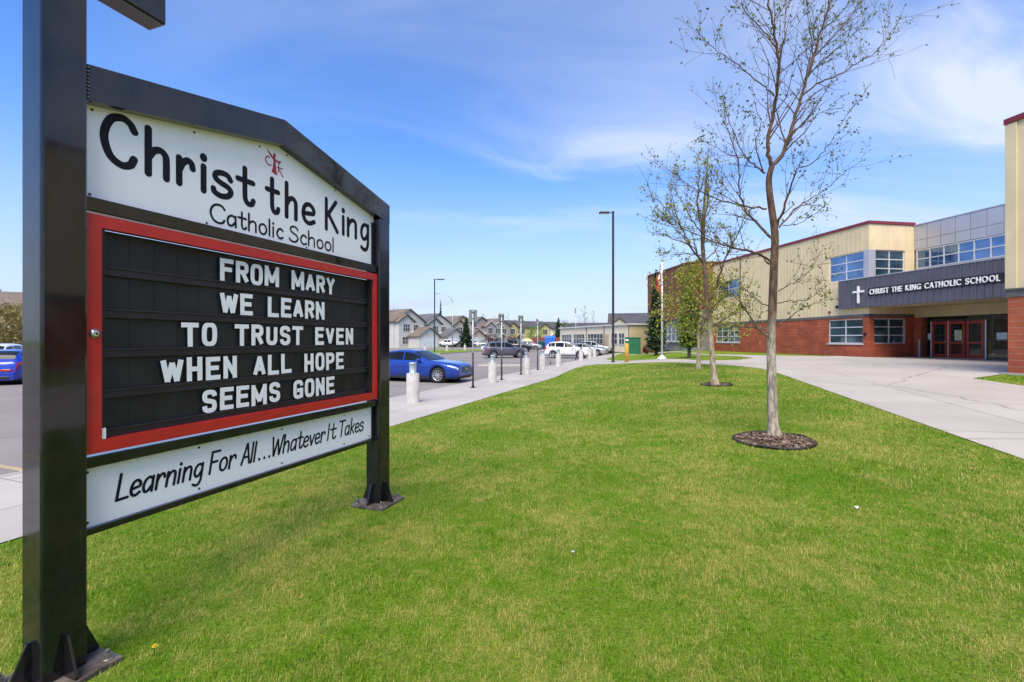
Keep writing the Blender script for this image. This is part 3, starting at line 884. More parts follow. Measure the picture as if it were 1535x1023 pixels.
# the red cabinet
CF = PY - .052          # front of the red frame
fz0, fz1, fw = -.598, .656, .066
m = MB()
m.prism([(LX1+.006, CF, fz0), (RX0-.006, CF, fz0), (RX0-.006-fw, CF, fz0+fw), (LX1+.006+fw, CF, fz0+fw)], (0, .05, 0))
m.prism([(LX1+.006, CF, fz1), (RX0-.006, CF, fz1), (RX0-.006-fw, CF, fz1-fw), (LX1+.006+fw, CF, fz1-fw)], (0, .05, 0))
m.prism([(LX1+.006, CF, fz0+.001), (LX1+.006, CF, fz1-.001), (LX1+.006+fw, CF, fz1-fw), (LX1+.006+fw, CF, fz0+fw)], (0, .05, 0))
m.prism([(RX0-.006, CF, fz0+.001), (RX0-.006, CF, fz1-.001), (RX0-.006-fw, CF, fz1-fw), (RX0-.006-fw, CF, fz0+fw)], (0, .05, 0))
fr = Sg(m).build('cabinet_frame', MAT['red_frame'], sign)
m = MB(); m.lathe([(.026, 0), (.026, -.004), (.019, -.006), (.019, -.012), (.012, -.014), (0, -.014)], (LX1+.04, CF, .03), 20, axis='y')
Sg(m).build('lock', MAT['chrome'], fr)
m = MB(); m.box(LX1+.04, LX1+.046, CF-.0175, CF-.014, .024, .036); Sg(m).build('keyhole', MAT['cartrim'], fr)
bx0, bx1, bz0, bz1 = LX1+.006+fw, RX0-.006-fw, fz0+fw, fz1-fw
BY = PY + .012
m = MB(); m.box(bx0, bx1, BY, BY+.01, bz0, bz1)
x = bx0 + .03
while x < bx1 - .05:        # ribbed black backing
    m.box(x, x + .008, BY-.0016, BY+.001, bz0+.002, bz1-.002); x += .132
m.box(bx0 - .001, bx0 + .02, CF+.012, BY+.001, bz0-.001, bz1+.001)
m.box(bx1 - .02, bx1 + .001, CF+.012, BY+.001, bz0-.001, bz1+.001)
bd = Sg(m).build('letter_board', MAT['board'], sign)
base = [.400, .171, -.046, -.268, -.482]
for zb in base + [.648]:
    z0 = zb - .055
    m = MB(); m.bbox(bx0 + .03, bx1 - .02, BY-.018, BY-.001, z0, z0 + .050, .004)
    m.bbox(bx0 + .03, bx1 - .02, BY-.0265, BY-.0181, z0 + .040, z0 + .052, .002)
    Sg(m).build('track', MAT['track'], bd)
m = MB(); m.box(bx0 + .004, bx0 + .022, CF+.006, CF+.011, bz0 + .002, bz0 + .06); Sg(m).build('clip', MAT['letter_white'], bd)
BLK = {  # heavy condensed capitals in a unit box: butt strokes; 'o' closed rounded loop, 'c' open smooth curve
'F': [('l',(0,0),(0,1)),('l',(0,1),(1,1)),('l',(0,.53),(.82,.53))], 'E': [('l',(0,0),(0,1)),('l',(0,1),(1,1)),('l',(0,.52),(.85,.52)),('l',(0,0),(1,0))],
'L': [('l',(0,0),(0,1)),('l',(0,0),(1,0))], 'H': [('l',(0,0),(0,1)),('l',(1,0),(1,1)),('l',(0,.5),(1,.5))], 'T': [('l',(.5,0),(.5,1)),('l',(-.08,1),(1.08,1))],
'N': [('l',(0,0),(0,1)),('l',(1,0),(1,1)),('l',(.0,.97),(1.0,.03))], 'M': [('l',(0,0),(0,1)),('l',(1,0),(1,1)),('l',(.03,.95),(.5,.15)),('l',(.97,.95),(.5,.15))],
'W': [('l',(-.03,1),(.22,0)),('l',(.22,0),(.5,.86)),('l',(.5,.86),(.78,0)),('l',(.78,0),(1.03,1))], 'A': [('l',(-.04,0),(.5,1)),('l',(.5,1),(1.04,0)),('l',(.16,.30),(.84,.30))],
'Y': [('l',(-.05,1),(.5,.45)),('l',(1.05,1),(.5,.45)),('l',(.5,.48),(.5,0))], 'V': [('l',(-.04,1),(.5,0)),('l',(1.04,1),(.5,0))],
'O': [('o',(.25,1),(.75,1),(1,.80),(1,.20),(.75,0),(.25,0),(0,.20),(0,.80))], 'U': [('c',(0,1),(0,.6),(0,.24),(.14,.04),(.5,0),(.86,.04),(1,.24),(1,.6),(1,1))],
'P': [('l',(0,0),(0,1)),('c',(0,1),(.6,1),(.95,.92),(1,.75),(.95,.56),(.6,.47),(0,.47))],
'R': [('l',(0,0),(0,1)),('c',(0,1),(.6,1),(.95,.92),(1,.76),(.95,.58),(.6,.50),(0,.50)),('l',(.55,.48),(1.02,0))],
'S': [('c',(1,.76),(.92,.93),(.5,1),(.1,.94),(0,.76),(.1,.58),(.5,.51),(.9,.43),(1,.24),(.9,.06),(.5,0),(.08,.07),(0,.26))],
'G': [('c',(1,.74),(.92,.94),(.5,1),(.08,.92),(0,.68),(0,.32),(.08,.08),(.5,0),(.92,.08),(1,.30)),('l',(1,.06),(1,.46)),('l',(.56,.44),(1.0,.44))] }
def block_letter(m, ch, x0, x1, z0, z1, y, sw, sh, dp):
    lay = 0
    for st in BLK[ch]:
        kind, pts = st[0], st[1:]
        Q = [np.array((x0 + sw/2 + px*(x1-x0-sw), z0 + sh/2 + pz*(z1-z0-sh))) for px, pz in pts]
        th = sw if kind != 'l' or abs(Q[0][0]-Q[-1][0]) < abs(Q[0][1]-Q[-1][1]) else sh
        if kind == 'l':
            d = (Q[1]-Q[0]); d = d/np.linalg.norm(d)
            vert = abs(d[1]) > .999; hor = abs(d[0]) > .999
            ex_ = (sh if vert else sw if hor else th*.5)/2
            Q = [Q[0] - d*ex_*(1 if vert or hor else .6), Q[1] + d*ex_*(1 if vert or hor else .6)]; closed = False
        else:
            closed = kind == 'o'; Q = [np.array(q) for q in cr([tuple(q) for q in Q], 5, closed)]
        n = len(Q); O = []; I = []
        for i in range(n):
            a = Q[i-1] if (i > 0 or closed) else Q[i]; b = Q[(i+1) % n] if (i < n-1 or closed) else Q[i]
            d = b-a; d = d/(np.linalg.norm(d)+1e-9); nr = np.array([-d[1], d[0]])*th/2
            O.append(Q[i]+nr); I.append(Q[i]-nr)
        f = y - dp - .0003*lay; lay += 1
        V = [(q[0], f, min(max(q[1], z0), z1)) for q in O] + [(q[0], f, min(max(q[1], z0), z1)) for q in I]
        V += [(v[0], y, v[2]) for v in V]; k = n if closed else n-1; N2 = 2*n
        F = []
        for i in range(k):
            j = (i+1) % n
            F += [(i, j, n+j, n+i), (N2+i, N2+n+i, N2+n+j, N2+j), (i, N2+i, N2+j, j), (n+i, n+j, N2+n+j, N2+n+i)]
        if not closed: F += [(0, n, N2+n, N2), (n-1, N2+n-1, N2+2*n-1, 2*n-1)]
        m.add(V, F)
rows = [('FROM MARY', 2.188, 3.266), ('WE LEARN', 2.188, 3.145), ('TO TRUST EVEN', 1.94, 3.512), ('WHEN ALL HOPE', 1.816, 3.386), ('SEEMS GONE', 2.066, 3.266)]
rnd = random.Random(4)
for (txt, x0, x1), zb in zip(rows, base):
    wds = [{'M': .128, 'W': .128, ' ': .085}.get(c, .098) for c in txt]
    gap = (x1 - x0 - sum(wds)) / (len(txt) - 1)
    x = x0
    for c, wd in zip(txt, wds):
        if c != ' ':
            m = MB(); dz = rnd.uniform(-.003, .003)
            block_letter(m, c, x, x + wd, zb + dz, zb + .152 + dz, BY - .0195, .031, .030, .002)
            an = rnd.uniform(-.013, .013); xc_ = x + wd/2
            m.v = [(xc_ + (v[0]-xc_) + (v[2]-zb)*an, v[1], v[2] - (v[0]-xc_)*an) for v in m.v]
            Sg(m).build('letter', MAT['letter_white'], bd)
        x += wd + gap

# ================================================================== THE SCHOOL
Q0, S0 = 24.5, 22.76
sc_loc = QSW(Q0, S0, SCHOOL_Z)
school = thing('school_building', 'two storey school with red block base, tan cladding and charcoal entrance canopy', 'school', sc_loc, R(9.0))
RZ = lambda z: z + CAMZ            # heights are measured from the camera
ZT, ZW = RZ(1.31), RZ(6.70)        # top of the block base, roof
def Sc(m): return m.shifted((-Q0, -S0, -SCHOOL_Z))
GZ = SCHOOL_Z - .08
def ribs(m, axis, fixed, a0, a1, z0, z1, step=.30, d=.028, wd=.05):
    """standing ribs of a metal cladding"""
    x = a0 + step / 2
    while x < a1 - wd:
        if axis == 'q': m.box(fixed - d, fixed + .002, x, x + wd, z0 + .003, z1 - .003)       # wall facing -q
        elif axis == 's-': m.box(x, x + wd, fixed - d, fixed + .002, z0 + .003, z1 - .003)    # wall facing -s
        x += step
def wall_q(q, s0, s1, z0, z1, holes, mat, name, rib=False, thick=.35, parent=None, uv=True):
    """wall facing -q with window openings (s0,s1,z0,z1)"""
    m = MB()
    ss = sorted({s0, s1} | {h[0] for h in holes} | {h[1] for h in holes})
    zs = sorted({z0, z1} | {h[2] for h in holes} | {h[3] for h in holes})
    ss = [v for v in ss if s0 <= v <= s1]; zs = [v for v in zs if z0 <= v <= z1]
    solid = []
    for a, b in zip(ss, ss[1:]):
        for c, d in zip(zs, zs[1:]):
            if any(h[0] - 1e-6 <= a and b <= h[1] + 1e-6 and h[2] - 1e-6 <= c and d <= h[3] + 1e-6 for h in holes): continue
            solid.append((a, b, c, d))
    for a, b, c, d in solid:
        m.box(q, q + thick, a, b, c, d)
    if rib:
        x = s0 + .15
        while x < s1 - .06:
            spans = [(c, d) for a, b, c, d in solid if a - 1e-6 <= x and x + .05 <= b + 1e-6]
            for c, d in spans: m.box(q - .015, q + .002, x, x + .04, c + .002, d - .002)
            x += .30
    return Sc(m).build(name, mat, parent or school, uv=uv)
def wall_s(s, q0, q1, z0, z1, holes, mat, name, rib=False, thick=.3, parent=None, uv=True, sgn=1):
    """wall facing -s"""
    m = MB()
    qq = sorted({q0, q1} | {h[0] for h in holes} | {h[1] for h in holes})
    zs = sorted({z0, z1} | {h[2] for h in holes} | {h[3] for h in holes})
    qq = [v for v in qq if q0 <= v <= q1]; zs = [v for v in zs if z0 <= v <= z1]
    for a, b in zip(qq, qq[1:]):
        for c, d in zip(zs, zs[1:]):
            if any(h[0] - 1e-6 <= a and b <= h[1] + 1e-6 and h[2] - 1e-6 <= c and d <= h[3] + 1e-6 for h in holes): continue
            m.box(a, b, s, s + thick, c, d)
            if rib:
                x = a + .1
                while x < b - .06:
                    m.box(x, x + .05, s - .015, s + .002, c + .002, d - .002); x += .30
    return Sc(m).build(name, mat, parent or school, uv=uv)
def window(q, s0, s1, z0, z1, cols, rows, face='q', frame='frame_white', glass='glass', sill=False, bar=.055, rowz=None):
    """glazed opening; face q looks along -q, face s looks along -s"""
    def put(m, a0, a1, d0, d1, c0, c1):
        if face == 'q': m.box(q + d0, q + d1, a0, a1, c0, c1)
        else: m.box(a0, a1, q + d0, q + d1, c0, c1)
    m = MB(); b = bar
    put(m, s0, s0 + b, .06, .13, z0, z1); put(m, s1 - b, s1, .06, .13, z0, z1)
    put(m, s0 + b, s1 - b, .06, .13, z0, z0 + b); put(m, s0 + b, s1 - b, .06, .13, z1 - b, z1)
    f = Sc(m).build('window', MAT[frame], school)
    mu = MB()
    for i in range(1, cols):
        x = s0 + (s1 - s0) * i / cols; put(mu, x - b/2, x + b/2, .063, .127, z0 + b, z1 - b)
    for j in range(1, rows):
        z = z0 + (z1 - z0) * (rowz[j-1] if rowz else j / rows); put(mu, s0 + b, s1 - b, .066, .124, z - b/2, z + b/2)
    if cols > 1 or rows > 1: Sc(mu).build('mullion', MAT[frame], f)
    p = MB(); put(p, s0 + b*.5, s1 - b*.5, .105, .115, z0 + b*.5, z1 - b*.5); Sc(p).build('pane', MAT[glass], f)
    if sill:
        s_ = MB(); put(s_, s0 - .05, s1 + .05, -.06, .06, z0 - .07, z0 - .002); Sc(s_).build('sill', MAT['frame_white'], f)
    return f
S_END = 38.0
up1 = (23.10, 25.50, RZ(3.60), RZ(5.20)); up2 = (34.25, 37.35, RZ(3.55), RZ(5.05))
lo1 = (23.15, 25.55, RZ(-.25), RZ(1.22)); lo2 = (34.25, 37.5, RZ(-.25), RZ(1.22))
# long wall
wall_q(Q0, S0 + .30, S_END, GZ, ZT, [lo1, lo2], MAT['brick'], 'wall')
m = MB(); m.box(Q0 - .03, Q0 + .3, S0 - .03, S_END - .002, ZT + .001, ZT + .16); m.box(Q0 - .03, 27.55, S0 - .03, S0 + .3, ZT + .0012, ZT + .159); Sc(m).build('band', MAT['band'], school)
wall_q(Q0, S0 + .30, S_END, ZT + .161, ZW, [up1, up2], MAT['tan'], 'wall', rib=True)
m = MB(); m.box(Q0 - .035, Q0 + .02, 34.12, 34.2, ZT + .165, ZW - .01); Sc(m).build('downpipe', MAT['brown'], school)
# return wall beside the entrance
wall_s(S0, Q0, 27.6, GZ, ZT, [(24.85, 27.0, RZ(-.25), RZ(1.22))], MAT['brick'], 'wall')
wall_s(S0, Q0, 27.6, ZT + .161, ZW - .001, [(24.5, 26.95, RZ(3.60), RZ(5.20))], MAT['tan'], 'wall', rib=True)
for h, c, r in ((up1, 2, 3), (up2, 2, 2)): window(Q0, *h, c, r)
window(Q0, *lo1, 2, 3, sill=True, glass='glass_low'); window(Q0, *lo2, 4, 3, sill=True, glass='glass_low')
window(S0, 24.85, 27.0, RZ(-.25), RZ(1.22), 2, 3, face='s', glass='glass_low')
window(S0, 24.93, 26.95, RZ(3.60), RZ(5.20), 2, 3, face='s', glass='glass_low')
m = MB(); m.bbox(Q0 - .02, 24.93, S0 - .02, 23.098, RZ(3.602), RZ(5.198), .01); Sc(m).build('corner_panel', MAT['silver'], school)
# recessed upper wall over the entrance: silver panels with a ribbon of windows
SR = 11.0
QE = 27.6
m = MB()
m.box(QE, QE + .3, SR, S0 - .002, RZ(5.22), RZ(6.66))
pw = .72; a = S0 - .02
while a > SR + .8:
    for z0, z1 in ((RZ(5.24), RZ(5.77)), (RZ(5.80), RZ(6.64))):
        m.bbox(QE - .03, QE + .01, a - pw + .035, a, z0, z1, .006)
    a -= pw
Sc(m).build('upper_panel', MAT['silver'], school)
m = MB(); m.box(QE + .06, QE + .3, SR, S0 - .002, RZ(3.4), RZ(5.22)); Sc(m).build('wall', MAT['tan'], school)
window(QE - .07, SR, S0 - .12, RZ(4.12), RZ(5.21), 16, 2)
# canopy
FQ, FS1 = 24.2, 24.5
m = MB(); m.box(FQ, FQ + .27, SR, FS1, RZ(1.84), RZ(3.54))
x = SR + .1
while x < FS1 - .05:
    m.box(FQ - .03, FQ + .002, x, x + .05, RZ(1.842), RZ(3.538)); x += .305
m.box(FQ + .272, QE, SR, S0 - .031, RZ(3.42), RZ(3.50))
can = Sc(m).build('canopy', MAT['fascia'], school)
m = MB(); m.box(FQ - .035, FQ + .29, SR, FS1 + .01, RZ(3.541), RZ(3.585)); Sc(m).build('flashing', MAT['silver'], can)
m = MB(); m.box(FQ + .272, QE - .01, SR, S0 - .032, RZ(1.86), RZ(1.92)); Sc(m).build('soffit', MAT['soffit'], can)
# canopy writing: s runs away from the viewer, so text reads towards smaller s
def canopy_glyph(ch, s_left, s_right, z0, z1):
    m = MB(); put_glyph(m, ch, 0, s_left - s_right, z0, z1, 0, .010, .05)
    # (x,y,z) -> s = s_left - x, q = face + y
    m.v = [(FQ - .045 + v[1], s_left - v[0], v[2]) for v in m.v]
    return m
txt = 'CHRIST THE KING CATHOLIC SCHOOL'
sL, sR_ = 22.38, 16.28
wd = {'I': .24, ' ': .45, 'C': .95, 'O': 1.12, 'G': 1.0, 'K': .90, 'H': .86, 'N': .92, 'A': .95, 'T': .74, 'E': .66, 'L': .6, 'S': .74, 'R': .76}
tot = sum(wd[c] for c in txt) + .26 * (len(txt) - 1); k = (sL - sR_) / tot
bk = MB(); bk.box(FQ - .045, FQ - .031, sR_ - .12, sL + .12, RZ(2.475), RZ(2.905)); Sc(bk).build('letter_backing', MAT['cartrim'], can)
s = sL
for c in txt:
    if c != ' ':
        Sc(canopy_glyph(c, s, s - wd[c] * k, RZ(2.545), RZ(2.835))).build('letter', MAT['letter_white'], can)
    s -= (wd[c] + .26) * k
m = MB(); m.bbox(FQ - .10, FQ - .031, 23.03, 23.15, RZ(2.11), RZ(3.10), .006); m.bbox(FQ - .102, FQ - .033, 22.74, 23.44, RZ(2.72), RZ(2.83), .006)
Sc(m).build('cross', MAT['letter_white'], can)
# beam and entrance glazing under the canopy
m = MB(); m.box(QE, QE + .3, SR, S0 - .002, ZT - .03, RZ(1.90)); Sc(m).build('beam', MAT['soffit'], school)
QD = 27.85
E0 = SR; E1 = S0 - .45
m = MB(); m.box(QE - .05, QE + .5, E1, S0 - .001, GZ, ZT - .032); Sc(m).build('wall', MAT['brick'], school, uv=True)
D0, D1 = 19.42, 22.0
gl = MB(); gl.box(QD + .04, QD + .055, E0, E1, SCHOOL_Z, ZT - .032)
glz = Sc(gl).build('entrance_glazing', MAT['glass_dark'], school)
m = MB()
for s_ in (E1 - .03, 18.2, 17.75, 15.2, 13.0): m.box(QD, QD + .1, s_ - .03, s_ + .03, SCHOOL_Z, ZT - .034)
m.box(QD, QD + .1, E0, E1, RZ(1.02), RZ(1.08)); m.box(QD + .002, QD + .098, E0, D0 - .05, RZ(-.06), RZ(-.01)); m.box(QD + .002, QD + .098, D1 + .05, E1, RZ(-.06), RZ(-.01))
m.box(QD, QD + .1, E0, D0 - .05, SCHOOL_Z - .01, SCHOOL_Z + .09); m.box(QD, QD + .1, D1 + .05, E1, SCHOOL_Z - .01, SCHOOL_Z + .09)
Sc(m).build('mullion', MAT['frame_dark'], glz)
m = MB()
for s_ in (D0 - .03, D1 + .03, D0 + (D1 - D0) * 2 / 3): m.box(QD - .02, QD + .1, s_ - .03, s_ + .03, SCHOOL_Z - .01, RZ(1.02))
m.box(QD - .02, QD + .1, D0 + .001, D1 - .001, SCHOOL_Z - .012, SCHOOL_Z + .02)
Sc(m).build('door_frame', MAT['frame_white'], glz)
lw = (D1 - D0) / 3
for i in range(3):
    a, b = D0 + i*lw + .025, D0 + (i+1)*lw - .025
    z0, z1 = SCHOOL_Z + .03, RZ(1.0); st = .13
    zm0, zm1 = SCHOOL_Z + .80, SCHOOL_Z + .92
    m = MB()
    m.box(QD - .03, QD + .02, a, a + st, z0, z1); m.box(QD - .03, QD + .02, b - st, b, z0, z1)
    for c, d in ((z0, z0 + .20), (zm0, zm1), (z1 - .16, z1)): m.box(QD - .03, QD + .02, a + st, b - st, c, d)
    dr = Sc(m).build('door', MAT['door_red'], school)
    m = MB(); m.box(QD - .005, QD + .004, a + st, b - st, z0 + .2, z1 - .16); Sc(m).build('pane', MAT['glass_dark'], dr)
    m = MB(); hs_ = a + .07
    m.tube([(QD - .03, hs_, zm0 - .05), (QD - .09, hs_, zm0 - .03), (QD - .09, hs_, zm0 + .22), (QD - .03, hs_, zm0 + .24)], .014, 8)
    if i > 0: Sc(m).build('handle', MAT['chrome'], dr)
def sheet_paper(name, s0, s1, z0, z1, mat):
    m = MB(); m.box(QD - .012, QD - .006, s0, s1, z0, z1); Sc(m).build(name, MAT[mat], school)
sheet_paper('poster', D0 + lw + .2, D0 + lw + .55, SCHOOL_Z + .98, SCHOOL_Z + 1.55, 'paper_green')
m = MB(); m.box(QD + .028, QD + .036, 18.50, 18.95, SCHOOL_Z + .97, SCHOOL_Z + 1.38); Sc(m).build('poster', MAT['paper'], school)
m = MB(); m.box(QD + .028, QD + .036, 22.08, 22.24, SCHOOL_Z + .97, SCHOOL_Z + 1.38); Sc(m).build('poster', MAT['paper'], school)
m = MB()
for s_ in (20.2, 21.4): m.lathe([(.09, RZ(1.858)), (.09, RZ(1.845)), (.0, RZ(1.842))], (26.3, s_, 0), 14)
Sc(m).build('soffit_light', MAT['frame_white'], can)
# right wing
QW, SW0, SW1 = 17.5, -8.0, 11.6
wall_q(QW, SW0, SW1, GZ - .2, ZT, [], MAT['brick_lit'], 'wall', thick=11)
m = MB(); m.box(QW - .03, QW + 11, SW0, SW1 + .03, ZT + .001, ZT + .22); m.box(QW - .08, QW + 11, SW0, SW1 + .08, ZT + .221, ZT + .26); Sc(m).build('band', MAT['band'], school)
wall_q(QW, SW0, SW1, ZT + .262, ZW, [], MAT['tan'], 'wall', rib=True, thick=11)
m = MB(); m.bbox(QW - .05, QW + .25, SW1 - .25, SW1 + .05, ZT + .262, ZW - .01, .01); Sc(m).build('corner_trim', MAT['tan'], school)
m = MB(); m.box(17.9, 18.3, SW1 + .001, SW1 + .12, GZ - .1, ZT - .01); Sc(m).build('pilaster', MAT['door_red'], school)
m = MB(); m.box(QW - .12, QW + .6, SW0, SW1 + .12, GZ - .25, float(ground(*V2(QSW(QW, SW1)))) + .05); Sc(m).build('footing', MAT['concrete'], school)
# red capped parapets and roofs
m = MB()
m.box(Q0 - .07, Q0 + .35, S0 - .07, S_END + .02, ZW + .001, ZW + .16)
m.box(Q0 + .351, 27.6, S0 - .07, S0 + .3, ZW + .001, ZW + .16)
m.box(QW - .07, QW + 11, SW0, SW1 + .07, ZW + .001, ZW + .17)
Sc(m).build('parapet_cap', MAT['redcap'], school)
m = MB(); m.box(QE - .05, QE + .35, SR, S0 - .072, RZ(6.661), RZ(6.72)); Sc(m).build('parapet_cap', MAT['silver'], school)
m = MB(); m.box(Q0 + .36, 44, S0 + .31, 52, ZW - .3, ZW - .05); m.box(QE + .31, 44, SR + .8, S0 + .30, ZW - .3, ZW - .06); Sc(m).build('roof', MAT['band'], school)
m = MB(); m.box(43.6, 44, SW0, 52, GZ, ZW - .31); m.box(28.6, 43.5, 51.6, 52, GZ, ZW - .31); Sc(m).build('wall', MAT['tan'], school)
# rounded block at the far end
B0, BE = 22.4, 47.6
ZB2 = RZ(6.95)
zr = RZ(2.9)
m = MB()
outl = [(B0 + .0, S_END + 1.2), (B0 + .12, S_END + .55), (B0 + .5, S_END + .12), (B0 + 1.1, S_END), (28.6, S_END), (28.6, BE), (B0 + .4, BE)]
pr = lambda z0, z1, g=0: MB().prism([(q - (g if q < 25 else 0), s - (g if s < 40 else 0), z0) for q, s in outl], (0, 0, z1 - z0))
Sc(pr(zr, ZB2)).build('wall', MAT['brown'], school, uv=True)
Sc(pr(GZ, zr - .10)).build('wall', MAT['greyblock'], school, uv=True)
Sc(pr(zr - .099, zr - .001, .05)).build('band', MAT['redcap'], school)
Sc(pr(ZB2 + .001, ZB2 + .14, .06)).build('parapet_cap', MAT['brown'], school, uv=True)
m = MB(); m.box(B0 - .06, B0 + .06, 40.6, 45.4, RZ(1.9), RZ(3.4)); Sc(m).build('red_panel', MAT['redcap'], school)
for s0 in (40.0, 43.4):
    window(B0 - .12 + .06, s0, s0 + 2.4, RZ(-.2), RZ(1.25), 3, 2, sill=True)
window(S_END - .09, 25.0, 27.2, RZ(-.2), RZ(1.25), 2, 2, face='s')
# small wall fittings
def fitting(q, s, z, r, nm, mat):
    m = MB(); m.bbox(q - .09, q, s - r, s + r, z - r*1.2, z + r*1.2, .02); Sc(m).build(nm, MAT[mat], school)
fitting(Q0 - .028, 24.85, RZ(2.02), .07, 'camera', 'cartrim')
fitting(Q0 - .028, 25.4, RZ(1.72), .06, 'alarm_bell', 'redcap')
fitting(Q0, 22.98, RZ(.30), .07, 'wall_light', 'cartrim')
# door opener post and its push plate
dp = QSW(27.2, 22.15, SCHOOL_Z)
t = thing('door_opener_post', 'slim grey door opener post left of the red entrance doors', 'post', dp, R(9))
m = MB(); m.bbox(-.055, .055, -.055, .055, 0, 1.05, .015); m.build('post', MAT['galv'], t)
m = MB(); m.bbox(-.066, -.055, -.045, .045, .86, .98, .004); m.build('push_plate', MAT['chrome'], t)

# ================================================================== STREET FURNITURE
def bollard(px, py, label, k=1.0, z=None):
    p = gp(px, py, z)
    t = thing('bollard', label, 'bollard', p, 0, 'concrete bollards round the car park')
    rb = random.Random(int(px))
    r = .175
    m = MB(); m.lathe([(r+.01, -.03), (r+.01, .02), (r, .04), (r, .80), (r-.012, .815), (.11, .82), (0, .82)], (0,0,0), 28)
    m.build('base', MAT['concrete'], t)
    m = MB(); m.lathe([(.10, .82), (.10, .845), (.092, .85), (.092, 1.075), (.105, 1.08), (.105, 1.10), (.09, 1.112), (0, 1.118)], (0,0,0), 24)
    cp = m.build('cap', MAT['lampcap'], t)
    m = MB()
    for a in range(12):
        an = a * math.pi / 6
        m.box(.0915*math.cos(an)-.006, .0915*math.cos(an)+.006, .0915*math.sin(an)-.006, .0915*math.sin(an)+.006, .86, 1.07)
    m.build('louvre', MAT['galv'], cp)
    t.rotation_euler = (0, R(rb.uniform(-1, 1)), rb.uniform(0, 6))
    return t
bl = [((619,604),'nearest pale concrete bollard with blue grey cap right of the school sign'),
      ((738,574),'second concrete bollard from the school sign beside the kerb'),
      ((789,561),'third concrete bollard from the school sign along the kerb'),
      ((813,554),'fourth concrete bollard from the school sign along the kerb'),
      ((837,549.5),'fifth concrete bollard, standing in front of the white crossover'),
      ((871,541),'sixth concrete bollard, standing before the silver cars'),
      ((884,537.5),'second farthest concrete bollard along the kerb, before the parked silver cars'),
      ((891,535.5),'farthest concrete bollard along the kerb, near the portable classroom')]
for (a, b), lab in bl: bollard(a, b, lab)
bollard(637, 527.5, 'lone far bollard on the grass island behind the blue sedan', z=ROAD_Z+.1)
bollard(670, 527.0, 'far bollard on the grass island in front of the driveway pickup', z=ROAD_Z+.1)
bollard(697, 525.6, 'far bollard on the grass island right of the curved street light', z=ROAD_Z+.1)

def parking_sign(px, py, ytop, rot, label, plate=(.30, .45), pale=False, dark_to=.45):
    p = gp(px, py); h = (py - ytop) / 682.0 * p.y
    t = thing('parking_sign', label, 'sign', p, rot, 'parking sign posts along the kerb')
    m = MB(); m.tube([(0,0,0), (0,0,h)], .028, 10); m.build('pole', MAT['galv'], t)
    if not pale:
        m = MB(); m.tube([(0,0,0), (0,0,h*dark_to)], .034, 10); m.build('sleeve', MAT['darkmetal'], t)
    m = MB(); m.bbox(-.11, .11, -.11, .11, 0, .02, .004); m.lathe([(.05, .02), (.045, .10), (.034, .13)], (0,0,0), 12); m.build('foot', MAT['darkmetal'], t)
    w_, h_ = plate
    m = MB(); m.bbox(-w_/2, w_/2, -.006, .002, -h_, 0, .003); m.shifted((0, .036, h + .03)); pl = m.build('plate', MAT['signface'], t)
    m = MB(); m.box(-w_/2+.004, w_/2-.004, -.0085, -.0062, -h_+.004, -.004); m.shifted((0, .036, h + .03)); m.build('back', MAT['signback'], pl)
    m = MB()
    for z in (-.1, -.33): m.box(-.035, .035, -.07, -.0086, z-.015, z+.015)
    m.shifted((0, .036, h + .03)); m.build('bracket', MAT['darkmetal'], pl)
    return t
kerb_rz = math.atan2(CT, ST)
parking_sign(709, 582, 465.5, R(4), 'tallest thin sign post with grey sign, right of the blue sedan')
parking_sign(752, 570, 471.5, R(35), 'thin sign post between the second bollard and the grey crossover')
parking_sign(781, 562, 474, R(30), 'thin sign post just left of the third bollard')
parking_sign(806, 555, 479, R(65), 'thin sign post in front of the blue bin')
parking_sign(863, 540, 463, R(60), 'pale thin sign post before the white crossover windscreen', pale=True)
parking_sign(825, 546, 529, R(60), 'short white marker post left of the white crossover', plate=(.12, .12), pale=True)

def lamp_post(px, py, ytop, label, side, z=None, arm=.75, name='lamp_post', rz=0.0):
    p = gp(px, py, z); h = (py - ytop) / 682.0 * p.y
    t = thing(name, label, 'lamp post', p, rz)
    m = MB(); m.bbox(-.16, .16, -.16, .16, -.02, .03, .005)
    for ax in (-.12, .12):
        for ay in (-.12, .12): m.lathe([(.018, .03), (.018, .07), (0, .07)], (ax, ay, 0), 8)
    m.build('base_plate', MAT['darkmetal'], t)
    m = MB(); m.bbox(-.075, .075, -.075, .075, .03, h, .012); m.build('pole', MAT['darkmetal'], t)
    m = MB(); m.box(-.03, .03, -.07, -.078, .5, .75); m.build('hatch', MAT['darkmetal'], t)
    m = MB(); d = side
    m.tube([(d*.075, 0, h-.12), (d*.35, 0, h-.12)], .035, 10)
    hd = m.build('arm', MAT['darkmetal'], t)
    m = MB(); x0, x1 = sorted((d*.3, d*(.3+arm))); m.bbox(x0, x1, -.2, .2, h-.19, h-.05, .05)
    hd = m.build('lamp_head', MAT['darkmetal'], t)
    m = MB(); m.box(x0+.08, x1-.08, -.14, .14, h-.197, h-.188); m.build('lens', MAT['frame_white'], hd)
    return t
lamp_post(919, 543.5, 317, 'tall dark square lamp post at the corner of the pavement and cross path', -1)
lamp_post(651.5, 528, 418, 'dark car park lamp post in front of the first grey house', 1, ROAD_Z+.1, 1.1)
